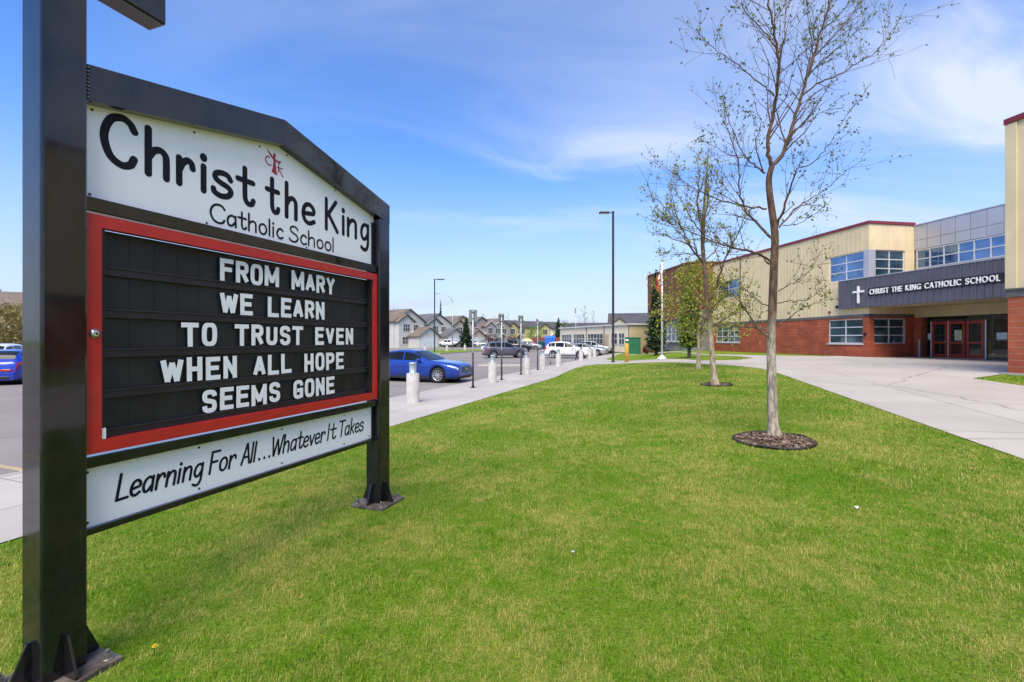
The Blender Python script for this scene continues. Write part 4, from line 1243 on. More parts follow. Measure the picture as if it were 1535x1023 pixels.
# silver street light with a curved arm
p = gp(678.3, 523.5, ROAD_Z); h = (523.5 - 452) / 682 * p.y
t = thing('street_light', 'thin silver street light whose arm curves over to the left', 'street light', p)
m = MB(); u = p.y / 682
m.tube([(0,0,0), (0,0,h)], [.11, .075], 10); m.build('pole', MAT['galv'], t)
m = MB(); m.tube([(0,0,h), (-2*u,0,h+3.5*u), (-5*u,0,h+7*u), (-10*u,0,h+10.5*u), (-16*u,0,h+11.4*u), (-24*u,0,h+11.4*u)], [.07,.065,.06,.055,.05,.045], 10); ar = m.build('arm', MAT['galv'], t)
m = MB(); m.bbox(-27*u, -23.5*u, -.15, .15, h+11*u-.05, h+11.4*u+.12, .05); m.build('lamp_head', MAT['galv'], t)
# green utility cabinet with its guard post
p = gp(948.5, 531.5); p.z -= .02
t = thing('utility_cabinet', 'green metal utility cabinet behind the yellow guard post', 'utility box', p, R(-14))
u = p.y / 682; W_ = 22*u/2; Hh = 26*u
m = MB(); m.bbox(-W_, W_, -.7, .7, .08, Hh-.12, .02); m.build('body', MAT['green_box'], t)
m = MB(); m.bbox(-W_-.05, W_+.05, -.76, .76, Hh-.12, Hh, .03); m.build('lid', MAT['green_box'], t)
m = MB(); m.box(-W_-.1, W_+.1, -.8, .8, -.05, .08); m.build('plinth', MAT['concrete'], t)
for s_ in (-1, 1):
    m = MB(); m.bbox(s_*W_/2-W_/2+.05, s_*W_/2+W_/2-.05, -.715, -.701, .16, Hh-.18, .005); d_ = m.build('door', MAT['green_box'], t)
    m = MB(); m.box(s_*.12-.02, s_*.12+.02, -.735, -.716, Hh*.45, Hh*.6); m.build('handle', MAT['darkmetal'], d_)
m = MB(); m.box(-W_+.06, -W_+.34, -.718, -.716, Hh-.42, Hh-.24); m.build('notice', MAT['letter_white'], t)
p = gp(939.5, 544.5)
t = thing('guard_post', 'yellow painted steel guard post beside the lamp post', 'bollard', p)
u = p.y / 682
m = MB(); m.lathe([(3.0*u, -.05), (3.0*u, 28*u), (2.7*u, 28.7*u), (1.6*u, 29.3*u), (0, 29.5*u)], (0,0,0), 24); m.build('post', MAT['yellow'], t)
m = MB(); m.lathe([(3.5*u, -.02), (3.4*u, .03), (3.0*u, .05)], (0,0,0), 24); m.build('collar', MAT['concrete'], t)
# flagpole and limp flag
p = gp(992.5, 538.5); u = p.y / 682
t = thing('flagpole', 'white flagpole beside the dark spruce', 'flagpole', p)
hp_ = 146*u
m = MB(); m.tube([(0,0,0), (0,0,hp_)], [.075, .045], 14); m.build('pole', MAT['frame_white'], t)
m = MB(); m.lathe([(.30, -.02), (.30, .09), (.16, .13), (.14, .22), (.1, .25)], (0,0,0), 20); m.build('base', MAT['signface'], t)
m = MB(); m.lathe([(0, hp_), (.07, hp_+.03), (.09, hp_+.09), (.06, hp_+.15), (0, hp_+.17)], (0,0,0), 14); m.build('finial', MAT['yellow'], t)
fl = thing('flag', 'red and white maple leaf flag hanging limp from the flagpole', 'flag', p + Vector((0, 0, hp_ - 37*u)))
def flag_part(u0, u1, n=10, mk=14):
    m = MB(); vs = []
    for i in range(mk + 1):          # down the hoist
        a = i / mk
        for j in range(n + 1):
            b = u0 + (u1 - u0) * j / n
            drop = b * 1.35
            x = -.07 - .16*math.sin(b*9 + a*1.2)*(.3+b*.8) - b*.13
            y = .16*math.cos(b*7.5 + a*.9) * (.4 + .6*b)
            z = 37*u - .15 - a*(.95) - drop*.72 - .03*math.sin(5*a + 3*b)
            vs.append((x, y, z))
    m.add(vs, [(i*(n+1)+j, i*(n+1)+j+1, (i+1)*(n+1)+j+1, (i+1)*(n+1)+j) for i in range(mk) for j in range(n)], True)
    return m
flag_part(0, .27).build('red_band', MAT['flag_red'], fl)
mid = flag_part(.27, .73); mid.build('white_band', MAT['flag_white'], fl)
flag_part(.73, 1.0).build('red_band', MAT['flag_red'], fl)
def leafpt(a, b):
    drop = b*1.35
    return (-.07 - .16*math.sin(b*9 + a*1.2)*(.3+b*.8) - b*.13 , .16*math.cos(b*7.5 + a*.9)*(.4 + .6*b) - .012, 37*u - .15 - a*.95 - drop*.72 - .03*math.sin(5*a + 3*b))
half = [(0,-.40),(.06,-.26),(.15,-.31),(.12,-.10),(.22,-.18),(.25,-.10),(.37,-.12),(.33,0),(.38,.04),(.20,.19),(.22,.26),(.03,.22),(.02,.40)]
out = half + [(-x, y) for x, y in reversed(half[1:])]
m = MB(); m.add([leafpt(.5, .5)] + [leafpt(.5 + y*.8, .5 + x*.5) for x, y in out], [(0, i+1, (i+1) % len(out) + 1) for i in range(len(out))])
m.build('maple_leaf', MAT['flag_red'], fl, fix=False)

# ================================================================== VEHICLES
def lerp_tab(tab, x):
    tab = sorted(tab); xs = [a for a, _ in tab]; ys = [b for _, b in tab]
    return float(np.interp(x, xs, ys))
CARS = {
 'sedan': dict(L=4.75, hw=.915, wb=(1.42, -1.44), wr=.335, sill=.22,
   top=[(2.375,.60),(2.36,.70),(2.28,.79),(2.05,.86),(1.5,.93),(1.15,.955),(.98,.985),(.55,1.19),(.12,1.375),(-.25,1.435),(-.7,1.435),(-1.15,1.37),(-1.55,1.23),(-1.92,1.085),(-2.2,1.06),(-2.30,1.0),(-2.36,.80),(-2.375,.5)],
   belt=[(2.375,.58),(2.25,.70),(1.6,.84),(.9,.91),(-.5,.95),(-1.9,.985),(-2.25,.93),(-2.375,.48)], ws=(1.02,.10), rs=(-1.10,-1.90), gx=(.58,-1.62), bp=(-.32,)),
 'crossover': dict(L=4.60, hw=.925, wb=(1.36, -1.34), wr=.36, sill=.30,
   top=[(2.30,.60),(2.28,.78),(2.16,.92),(1.8,1.00),(1.35,1.07),(1.12,1.12),(.70,1.36),(.35,1.56),(.0,1.66),(-.6,1.69),(-1.3,1.66),(-1.75,1.58),(-1.95,1.42),(-2.14,1.14),(-2.22,1.0),(-2.28,.8),(-2.30,.5)],
   belt=[(2.30,.58),(2.1,.82),(1.3,1.0),(0,1.06),(-1.6,1.12),(-2.14,1.08),(-2.30,.5)], ws=(1.14,.30), rs=(-1.72,-2.13), gx=(.74,-1.85), bp=(-.20,-1.12)),
 'hatch': dict(L=4.25, hw=.90, wb=(1.30, -1.30), wr=.325, sill=.22,
   top=[(2.12,.50),(2.10,.62),(2.0,.74),(1.7,.86),(1.3,.93),(1.05,.98),(.6,1.2),(.2,1.38),(-.2,1.46),(-.9,1.47),(-1.4,1.42),(-1.70,1.30),(-1.92,1.02),(-2.04,.96),(-2.1,.8),(-2.12,.5)],
   belt=[(2.12,.48),(2.0,.66),(1.2,.86),(0,.93),(-1.6,.99),(-2.0,.94),(-2.12,.48)], ws=(1.06,.18), rs=(-1.42,-1.92), gx=(.64,-1.58), bp=(-.28,)),
 'pickup': dict(L=5.7, hw=.98, wb=(1.85, -1.75), wr=.40, sill=.42,
   top=[(2.85,.75),(2.82,1.0),(2.7,1.12),(2.2,1.18),(1.6,1.22),(1.35,1.26),(1.0,1.55),(.75,1.78),(.4,1.87),(-.6,1.87),(-.85,1.80),(-.98,1.26),(-1.1,1.24),(-2.75,1.22),(-2.83,1.15),(-2.85,.7)],
   belt=[(2.85,.72),(2.7,1.0),(1.3,1.14),(-.9,1.18),(-2.75,1.16),(-2.85,.7)], ws=(1.37,.72), rs=(-.86,-.98), gx=(1.0,-.80), bp=(.1,)),
}
def car(kind, label, cat, loc, yaw, paint, name='parked_car', dark_rims=False, group='cars in the car park and driveways', plate_front=False):
    S = CARS[kind]; L_ = S['L']; hw = S['hw']; wr = S['wr']
    t = thing(name, label, cat, loc, yaw, group)
    x0, x1 = -L_/2, L_/2
    xs = set(np.linspace(x0, x1, 46).tolist())
    for wx in S['wb']:
        for k in range(-6, 7): xs.add(wx + (wr + .06) * math.sin(k / 6 * math.pi / 2))
    xs |= {x1 - .03, x1 - .07, x0 + .03, x0 + .07}
    xs = sorted(x for x in xs if x0 <= x <= x1)
    def half_w(x):
        e1 = max(0, (x - (x1 - .55)) / .55); e2 = max(0, ((x0 + .40) - x) / .40)
        return hw * (1 - .27 * e1**2.2 - .15 * e2**2.4)
    def station(x):
        zt = lerp_tab(S['top'], x); zb = min(lerp_tab(S['belt'], x), zt - .015); w_ = half_w(x)
        g = max(0., min(1., (zt - zb - .06) / .30)); g = g*g*(3-2*g)
        sill = S['sill'] + .05 * max(0, (x - (x1 - .4)) / .4)
        arch = 0
        for wx in S['wb']:
            d = abs(x - wx)
            if d < wr + .06: arch = max(arch, wr + math.sqrt((wr + .06)**2 - d*d))
        zl = max(sill, min(arch, zb - .10))
        wrf = w_ * .70
        pts = [(w_*.90, zl), (w_*.965, zl + .015), (w_*.985, zl + (zb-zl)*.35), (w_*1.0, zl + (zb-zl)*.72), (w_*.985, zb - .01), (w_*.95, zb + .015*g + .3*(1-g)*(zt-zb))]
        top_o = (w_*.80*(1-g) + (wrf + .07)*g, zb + (zt-zb)*(.85*(1-g) + .86*g))
        top_m = (w_*.60*(1-g) + (wrf - .06)*g, zb + (zt-zb)*(.965))
        pts += [top_o, top_m, (w_*.3, zt - .004), (0, zt)]
        return pts, g, zb, zt, w_
    sts = [station(x) for x in xs]; nx = len(xs); K = len(sts[0][0])
    vs = []
    for x, (pts, *_r) in zip(xs, sts):
        ring = [(x, y, z) for y, z in pts] + [(x, -y, z) for y, z in reversed(pts[:-1])]
        vs += ring
    n = 2*K - 1
    fs = [(i*n+k, i*n+k+1, (i+1)*n+k+1, (i+1)*n+k) for i in range(nx-1) for k in range(n-1)]
    m = MB(); m.add(vs, fs, True)
    m.add([vs[k] for k in range(n)], [tuple(range(n))]); m.add([vs[(nx-1)*n+k] for k in range(n)], [tuple(range(n-1,-1,-1))])
    body = m.build('body', paint, t)
    md = body.modifiers.new('bevel', 'WEIGHTED_NORMAL') if False else None
    # underside
    m = MB(); m.box(x0 + .12, x1 - .12, -hw*.80, hw*.80, S['sill'] - .04, S['sill'] + .28)
    for wx in S['wb']: m.lathe([(wr+.055, -hw*.89), (wr+.055, hw*.89)], (wx, 0, wr), 20, axis='y')
    m.build('underbody', MAT['cartrim'], t)
    m = MB()
    for s_ in (-1, 1): m.bbox(S['wb'][1] + wr + .05, S['wb'][0] - wr - .05, min(s_*hw*.88, s_*hw*.975), max(s_*hw*.88, s_*hw*.975), S['sill'] - .05, S['sill'] + .05, .02)
    m.build('sill_trim', MAT['cartrim'], t)
    # glazing: patches riding just outside the shell
    def st_pts(x, y_side):
        pts, g, zb, zt, w_ = station(x); return pts
    def side_glass(xa, xb, nm):
        N_ = 12
        for s_ in (-1, 1):
            m = MB(); vv = []
            for i in range(N_ + 1):
                x = xa + (xb - xa) * i / N_
                pts = station(x)[0]; a, b = np.array(pts[5]), np.array(pts[6])
                for f in (.06, .5, .93):
                    q = a + (b - a) * f; vv.append((x, s_*(q[0] + .007), q[1] + .004))
            m.add(vv, [(i*3+k, i*3+k+1, (i+1)*3+k+1, (i+1)*3+k) for i in range(N_) for k in range(2)], True)
            m.build(nm, MAT['carglass'], t, out=(0, 0, .7))
    ga, gb = S['gx']; cuts = [ga] + list(S['bp']) + [gb]
    # front limit where the greenhouse has risen enough to hold glass
    for a, b in zip(cuts, cuts[1:]):
        side_glass(a - .035, b + .035, 'side_window')
    def screen(xa, xb, nm):
        m = MB(); N_ = 8; vv = []; Kc = 8
        for i in range(N_ + 1):
            x = xa + (xb - xa) * (i / N_)
            pts, g, zb, zt, w_ = station(x)
            wl = max(.35, pts[6][0] - .03)
            for k in range(Kc + 1):
                y = -wl + 2*wl*k/Kc
                ay = abs(y)
                prof = sorted([(p_[0], p_[1]) for p_ in pts[5:]])
                z = float(np.interp(ay, [a for a, _ in prof], [b for _, b in prof]))
                sg_ = 1 if xa > xb else -1
                vv.append((x + sg_*.010, y, z + .012))
        m.add(vv, [(i*(Kc+1)+k, i*(Kc+1)+k+1, (i+1)*(Kc+1)+k+1, (i+1)*(Kc+1)+k) for i in range(N_) for k in range(Kc)], True)
        m.build(nm, MAT['carglass'], t, out=(0, 0, .7))
    screen(S['ws'][0] - .06, S['ws'][1] + .04, 'windscreen'); screen(S['rs'][1] + .05, S['rs'][0] - .04, 'rear_window')
    # door gaps
    m = MB()
    for xg in [ga - .12] + list(S['bp'][:1]) + [S['bp'][0] - 1.0]:
        if xg < S['wb'][1] + .30: continue
        for s_ in (-1, 1):
            pts = station(xg)[0]
            for a, b in zip(pts[1:5], pts[2:6]):
                m.add([(xg-.006, s_*(a[0]+.003), a[1]), (xg+.006, s_*(a[0]+.003), a[1]), (xg+.006, s_*(b[0]+.003), b[1]), (xg-.006, s_*(b[0]+.003), b[1])], [(0,1,2,3)])
    m.build('door_gap', MAT['cartrim'], t)
    m = MB()
    for xg in (S['bp'][0] + .16, S['bp'][0] - .84):
        if xg < gb: continue
        for s_ in (-1, 1):
            pts = station(xg)[0]; y = s_*(pts[3][0] + .012); m.bbox(xg-.10, xg+.10, min(y, y - s_*.03), max(y, y - s_*.03), pts[4][1]-.10, pts[4][1]-.065, .008)
    m.build('door_handle', paint, t)
    # mirrors
    for s_ in (-1, 1):
        pts = station(ga - .05)[0]; y0 = s_*(pts[4][0]); zz = pts[4][1] + .07
        m = MB(); m.bbox(ga - .13, ga + .05, min(y0 + s_*.02, y0 + s_*.20), max(y0 + s_*.02, y0 + s_*.20), zz - .05, zz + .08, .035)
        m.build('mirror', paint, t)
    # front
    F = station(x1)[0]; zf = S['top'][0][1]; wf = half_w(x1)
    for s_ in (-1, 1):
        def ring_pt(x, u):
            pts = station(x)[0]; i = int(u); f_ = u - i
            y = pts[i][0]*(1-f_) + pts[i+1][0]*f_; z = pts[i][1]*(1-f_) + pts[i+1][1]*f_
            return (x, s_*(y + .010), z + .004)
        def patch(xa, xb, ua, ub, nm, mat, dx):
            m = MB(); vv = []
            for i in range(9):
                a = i/8; x = xa + (xb-xa)*a
                for j in range(4): 
                    q = ring_pt(x, (ua(a)) + (ub(a)-ua(a))*j/3); vv.append((q[0]+dx, q[1], q[2]))
            m.add(vv, [(i*4+j, i*4+j+1, (i+1)*4+j+1, (i+1)*4+j) for i in range(8) for j in range(3)], True)
            m.build(nm, mat, t, out=(0, 0, .5))
        patch(x1 - .035, x1 - .46, lambda a: 3.5 + .35*a, lambda a: 4.75 - .1*a - .5*a*a, 'headlight', MAT['headlight'], .012)
        hi_ = kind in ('crossover', 'pickup')
        patch(x0 + .03, x0 + .34, lambda a: (3.0 if hi_ else 3.2) + .3*a, lambda a: (4.9 if hi_ else 4.5) - .3*a, 'taillight', MAT['taillight'], -.012)
        m = MB(); zq = station(x0 + .02)[2]; zz_ = station(x0 + .06)[0][4][1]
        m.bbox(x0 - .02, x0 + .06, min(s_*wf*.55, s_*wf*1.04), max(s_*wf*.55, s_*wf*1.04), zz_ - .12, zz_ - .01, .02); m.build('taillight', MAT['taillight'], t)
    m = MB(); m.bbox(x1 - .05, x1 + .018, -wf*.52, wf*.52, zf - .13, zf + .10, .03); gr = m.build('grille', MAT['cartrim'], t)
    m = MB()
    for y in np.linspace(-wf*.45, wf*.45, 9): m.box(x1 + .018, x1 + .024, y - .006, y + .006, zf - .11, zf + .08)
    m.lathe([(.055, x1 + .018), (.055, x1 + .030), (.04, x1 + .030), (.04, x1 + .018)], (0, 0, zf - .01), 18, axis='x')
    m.build('grille_bar', MAT['chrome'], gr)
    m = MB(); m.bbox(x1 - .10, x1 + .012, -wf*.98, wf*.98, S['sill'] + .02, S['sill'] + .11, .03); m.build('bumper_intake', MAT['cartrim'], t)
    m = MB(); m.bbox(x0 - .012, x0 + .1, -wf*1.0, wf*1.0, S['sill'] + .02, S['sill'] + .16, .03); m.build('bumper_trim', MAT['cartrim'], t)
    zpl = {'sedan': .72, 'crossover': .80, 'hatch': .70, 'pickup': .72}[kind]
    m = MB(); m.bbox(x0 - .035, x0 + .02, -.155, .155, zpl - .08, zpl + .08, .006); m.build('number_plate', MAT['plate'], t)
    # wheels
    for wx in S['wb']:
        for s_ in (-1, 1):
            yc = s_*(hw - .12)
            m = MB(); ri = wr*.70
            m.lathe([(ri, -.105), (wr-.03, -.115), (wr, -.085), (wr, .085), (wr-.03, .115), (ri, .105)], (wx, yc, wr), 28, axis='y', caps=False)
            wl_ = m.build('wheel', MAT['tyre'], t)
            m = MB(); yo = .085*s_
            m.lathe([(ri, .10*s_), (ri-.02, .104*s_), (ri-.03, .06*s_), (ri-.035, -.02*s_), (0, -.02*s_)], (wx, yc, wr), 28, axis='y', caps=False)
            for k in range(10):
                a = 2*math.pi*k/10; c_, s2 = math.cos(a), math.sin(a); wsp = .022
                q = [( .03*c_ - wsp*s2, .03*s2 + wsp*c_), (ri*.97*c_ - wsp*.8*s2, ri*.97*s2 + wsp*.8*c_), (ri*.97*c_ + wsp*.8*s2, ri*.97*s2 - wsp*.8*c_), (.03*c_ + wsp*s2, .03*s2 - wsp*c_)]
                m.prism([(wx + a_, yc + yo, wr + b_) for a_, b_ in q], (0, .014*s_, 0))
            m.lathe([(.055, .105*s_), (.04, .112*s_), (0, .113*s_)], (wx, yc, wr), 14, axis='y')
            m.build('rim', MAT['rim_dark' if dark_rims else 'rim'], wl_)
    return t
P_blue = car_paint('paint_blue', (.004, .042, .30), .3)
P_blue2 = car_paint('paint_bright_blue', (.004, .032, .38), .2)
P_white = car_paint('paint_white', (.78, .78, .78), 0)
P_grey = car_paint('paint_grey', (.11, .11, .15), .4)
P_black = car_paint('paint_black', (.012, .013, .016), .2)
P_silver = car_paint('paint_silver', (.48, .49, .50), .5)
P_dark = car_paint('paint_charcoal', (.05, .05, .06), .4)
ROADP = lambda px, py: gp(px, py, ROAD_Z)
hd = R(-20.46)      # bays face the kerb
p = ROADP(657, 574.5)   # front wheel contact of the blue sedan
car('sedan', 'blue sedan parked nose towards the kerb beyond the nearest bollard', 'car', p + Vector((-1.42*math.cos(hd) - .80*math.sin(hd), -1.42*math.sin(hd) + .80*math.cos(hd), 0)), hd, P_blue)
car('hatch', 'bright blue hatchback seen from behind, left of the tall sign post', 'car', gp(-22, 577, ROAD_Z) + Vector((0, 1.4, 0)), R(112), P_blue2)
car('crossover', 'white crossover with red tail lights behind the blue hatchback', 'car', Vector(((6-767.5)/682*24.5, 24.5, ROAD_Z)), R(118), P_white)
car('crossover', 'grey crossover in the middle of the car park', 'car', ROADP(757, 536.5), R(13), P_grey)
car('pickup', 'black pickup truck parked behind the grey crossover', 'truck', ROADP(771, 527.5), R(-14), P_black, name='pickup_truck')
car('crossover', 'silver crossover half hidden behind the black pickup', 'car', ROADP(793, 525.0), R(-12), P_silver)
car('sedan', 'white sedan whose roof shows behind the grey crossover', 'car', ROADP(744, 527.0), R(165), P_white)
car('crossover', 'white crossover parked by the kerb before the blue bin', 'car', ROADP(851, 537.0), R(-17), P_white)
car('sedan', 'silver sedan parked right of the white crossover', 'car', ROADP(880, 533.0), R(-24), P_silver)
car('crossover', 'silver crossover parked behind the silver sedan near the portable classroom', 'car', ROADP(891, 530.0), R(-26), P_silver)
car('sedan', 'dark sedan farthest right, before the portable classroom wall', 'car', ROADP(905, 527.5), R(-28), P_dark)
DW = ROAD_Z
car('pickup', 'white pickup truck on the driveway of the first grey house', 'truck', gp(671, 520.6, DW), R(188), P_white, name='pickup_truck')
car('crossover', 'black crossover on the driveway right of the white pickup', 'car', gp(692, 520.6, DW), R(205), P_black)
car('crossover', 'white crossover parked on the street left of the red shrub', 'car', gp(703, 520.8, DW), R(190), P_white)
car('sedan', 'small silver sedan parked on the street under the red shrub', 'car', gp(716, 520.6, DW), R(184), P_silver)
car('crossover', 'dark red crossover on the street at the right edge of the sign post', 'car', gp(583, 521.0, DW), R(185), car_paint('paint_wine', (.12, .01, .015), .3))

# ================================================================== HOUSES
def hm(name, c, rough=.8, var=.08, sc_=1.5): return pm(name, c, rough, var=var, scale=sc_)
def siding(name, c):
    m, t, b = nodes_of(name)
    co = N('ShaderNodeTexCoord', t); spz = N('ShaderNodeSeparateXYZ', t); L(co.outputs['Object'], spz.inputs[0], t)
    fr_ = math_t(t, 'FRACT', math_t(t, 'MULTIPLY', spz.outputs['Z'], 6.0))
    n = noise_t(t, co.outputs['Object'], .8, 4)
    col = mixc_t(t, ramp(n, .3, .7, t), tuple(k*.92 for k in c), tuple(k*1.05 for k in c))
    L(col, b.inputs['Base Color'], t); b.inputs['Roughness'].default_value = .75
    bp = N('ShaderNodeBump', t); bp.inputs['Strength'].default_value = .5; bp.inputs['Distance'].default_value = .03
    L(fr_, bp.inputs['Height'], t); L(bp.outputs[0], b.inputs['Normal'], t)
    return m
def shingle(name, c):
    m, t, b = nodes_of(name)
    co = N('ShaderNodeTexCoord', t)
    n = noise_t(t, co.outputs['Object'], 4.5, 5, .75)
    n2 = noise_t(t, co.outputs['Object'], .5, 3)
    f = math_t(t, 'MULTIPLY_ADD', n, .6, math_t(t, 'MULTIPLY', n2, .4))
    L(mixc_t(t, ramp(f, .3, .7, t), tuple(k*.7 for k in c), tuple(k*1.3 for k in c)), b.inputs['Base Color'], t)
    b.inputs['Roughness'].default_value = .95
    return m
HW = {'grey': siding('siding_pale_grey', (.55, .54, .50)), 'white': siding('siding_white', (.66, .65, .62)), 'mauve': siding('siding_mauve', (.36, .32, .31)),
      'tan': siding('siding_tan', (.50, .44, .33)), 'blue': siding('siding_blue_grey', (.38, .40, .44)), 'yellow': siding('siding_yellow', (.52, .42, .22))}
HR = {'brown': shingle('roof_brown', (.16, .125, .10)), 'grey': shingle('roof_grey', (.115, .115, .12)), 'dark': shingle('roof_dark', (.07, .068, .075))}
TRIM = pm('house_trim', (.62, .61, .58), .6); GARD = pm('garage_door_white', (.62, .65, .68), .5); HDOOR = pm('house_door', (.13, .06, .045), .5); TRIMD = pm('dark_trim', (.075, .055, .045), .6)
HGL = glass_mat('house_window_glass', (.022, .026, .032), .06)
def gable(m, x0, x1, y0, y1, z0, rise, axis, ov=.45, th=.16):
    """two pitched slabs; the ridge runs along axis"""
    if axis == 'x':
        ym = (y0 + y1)/2; sl = rise/((y1-y0)/2)
        for ya, s_ in ((y0, -1), (y1, 1)):
            e = (ya + s_*ov, z0 - ov*sl); r = (ym, z0 + rise)
            m.prism([(x0-ov, e[0], e[1]), (x1+ov, e[0], e[1]), (x1+ov, r[0], r[1]), (x0-ov, r[0], r[1])], (0, 0, th))
    else:
        xm_ = (x0 + x1)/2; sl = rise/((x1-x0)/2)
        for xa, s_ in ((x0, -1), (x1, 1)):
            e = (xa + s_*ov, z0 - ov*sl); r = (xm_, z0 + rise)
            m.prism([(e[0], y0-ov, e[1]), (e[0], y1+.02, e[1]), (r[0], y1+.02, r[1]), (r[0], y0-ov, r[1])], (0, 0, th))
def hwin(par, x0, x1, z0, z1, y, div=1, face='y', sx=1):
    def bx(m, a0, a1, d0, d1, c0, c1):
        if face == 'y': m.box(a0, a1, y - d1, y - d0, c0, c1)
        else:
            q0, q1 = sorted((y + sx*d0, y + sx*d1)); m.box(q0, q1, a0, a1, c0, c1)
    m = MB(); b = .10
    bx(m, x0-b, x0, -.02, .06, z0-b, z1+b); bx(m, x1, x1+b, -.02, .06, z0-b, z1+b); bx(m, x0, x1, -.02, .06, z1, z1+b); bx(m, x0, x1, -.02, .07, z0-b, z0)
    for i in range(1, div + 1):
        x = x0 + (x1-x0)*i/(div+1); bx(m, x-.03, x+.03, .0, .045, z0, z1)
    bx(m, x0, x1, .0, .04, (z0+z1)/2-.025, (z0+z1)/2+.025)
    f = m.build('window', TRIM, par)
    m = MB(); bx(m, x0, x1, .005, .02, z0, z1); m.build('pane', HGL, f)
def house(px, D, yaw, W, Dp, H, wall, roof, label, flip=1, rise=2.6, gw=4.2, garage=True, name='house', base=None, ridge='x'):
    X = (px - 767.5)/682*D
    t = thing(name, label, 'house', (X, D, ROAD_Z if base is None else base), yaw)
    wm, rm = HW[wall], HR[roof]
    m = MB(); m.box(-W/2, W/2, 0, Dp, -.3, H)
    if ridge == 'x': m.prism([(-W/2, 0, H+.001), (-W/2, Dp, H+.001), (-W/2, Dp/2, H + rise)], (W, 0, 0))
    else: m.prism([(-W/2, 0, H+.001), (W/2, 0, H+.001), (0, 0, H + rise)], (0, Dp, 0))
    m.build('wall', wm, t)
    m = MB(); gable(m, -W/2, W/2, 0, Dp, H, rise, ridge); rf = m.build('roof', rm, t)
    m = MB(); cxm = -flip*W*.22; m.box(cxm-.3, cxm+.3, Dp*.55, Dp*.55+.6, H + rise*.5, H + rise + .5); m.build('chimney', TRIM, rf)
    # front gabled wing
    cx = flip*(W/2 - gw/2 - .2); gd = 1.6
    m = MB(); m.box(cx-gw/2, cx+gw/2, -gd, -.003, -.3, H - .1)
    gr = gw*.36
    m.prism([(cx-gw/2, -gd, H-.099), (cx+gw/2, -gd, H-.099), (cx, -gd, H-.1+gr)], (0, gd + Dp*.3, 0)); m.build('wall', wm, t)
    m = MB(); gable(m, cx-gw/2, cx+gw/2, -gd, Dp*.34, H-.1, gr, 'y', .4); m.build('roof', rm, t)
    m = MB()
    for s_ in (-1, 1):
        sl = gr/(gw/2)
        m.prism([(cx + s_*(gw/2+.42), -gd-.43, H-.1-.42*sl - .06), (cx + s_*(gw/2+.42), -gd-.43, H-.1-.42*sl+.19), (cx, -gd-.43, H-.1+gr+.19), (cx, -gd-.43, H-.1+gr-.06)], (0, .05, 0))
    m.build('bargeboard', TRIMD if wall != 'mauve' else TRIM, t)
    hwin(t, cx-.85, cx+.85, H-2.3, H-.75, -gd, 2)
    hwin(t, cx-1.1, cx+1.1, .9, 2.4, -gd, 2)
    # upper and side windows
    ox = -flip*W*.20
    hwin(t, ox-.7, ox+.7, H-2.1, H-.8, 0, 1)
    hwin(t, ox-2.7, ox-1.7, H-2.1, H-.8, 0, 0)
    hwin(t, Dp*.3, Dp*.3+1.1, H-2.2, H-.8, -W/2, 0, 'x', -1); hwin(t, Dp*.6, Dp*.6+1.0, H-2.2, H-.8, W/2, 0, 'x', 1)
    hwin(t, Dp*.4, Dp*.4+1.2, .9, 2.2, -W/2, 1, 'x', -1)
    # eaves band
    m = MB(); m.box(-W/2-.02, W/2+.02, -.06, -.003, H*.50, H*.50+.14); m.build('belt_course', TRIM, t)
    # garage
    if garage:
        gx = -flip*(W/2 - 3.0); gW, gD, gH = 5.6, 5.4, 2.7
        m = MB(); m.box(gx-gW/2, gx+gW/2, -gD, -.004, -.3, gH); m.prism([(gx-gW/2, -gD, gH+.001), (gx+gW/2, -gD, gH+.001), (gx, -gD, gH+1.75)], (0, gD-.004, 0)); ga_ = m.build('garage', wm, t)
        m = MB(); gable(m, gx-gW/2, gx+gW/2, -gD, -.03, gH, 1.75, 'y', .4); m.build('garage_roof', rm, ga_)
        m = MB(); m.box(gx-2.2, gx+2.2, -gD-.03, -gD+.02, -.05, 2.2)
        for k in range(1, 4): m.box(gx-2.2, gx+2.2, -gD-.045, -gD-.03, k*.55-.012, k*.55+.012)
        m.build('garage_door', GARD, ga_)
        m = MB(); m.box(gx-2.45, gx+2.45, -gD-.05, -gD-.003, 2.21, 2.42); m.box(gx-2.45, gx-2.21, -gD-.05, -gD-.003, -.05, 2.209); m.box(gx+2.21, gx+2.45, -gD-.05, -gD-.003, -.05, 2.209); m.build('garage_trim', TRIM, ga_)
    # entrance with porch roof
    dx = 0.2*flip
    m = MB(); m.box(dx-.5, dx+.5, -.06, -.003, .15, 2.3); dr = m.build('door', HDOOR, t)
    m = MB(); m.lathe([(.04, -.07), (.03, -.11), (0, -.12)], (dx+.38, 0, 1.2), 10, axis='y'); m.build('handle', MAT['chrome'], dr)
    m = MB(); gable(m, dx-1.2, dx+1.2, -1.6, -.02, 2.7, .95, 'y', .25); m.box(dx-1.1, dx-.95, -1.5, -1.35, 0, 2.62); m.box(dx+.95, dx+1.1, -1.5, -1.35, 0, 2.62); m.box(dx-1.2, dx+1.2, -1.55, -.1, -.1, .14)
    m.build('porch', TRIM, t)
    return t
house(614, 103, R(50), 8.5, 12.5, 6.0, 'grey', 'brown', 'pale grey house with brown roof just right of the school sign', -1, 2.7, 4.0, ridge='y')
house(657, 116, R(46), 8.5, 11.5, 5.9, 'grey', 'grey', 'grey roofed house behind the dark car park lamp post', -1, 2.5, 3.8, ridge='y')
house(693, 127, R(44), 8.5, 11, 5.9, 'tan', 'brown', 'tan house partly hidden by the spruce', -1, 2.5, 3.8, ridge='y')
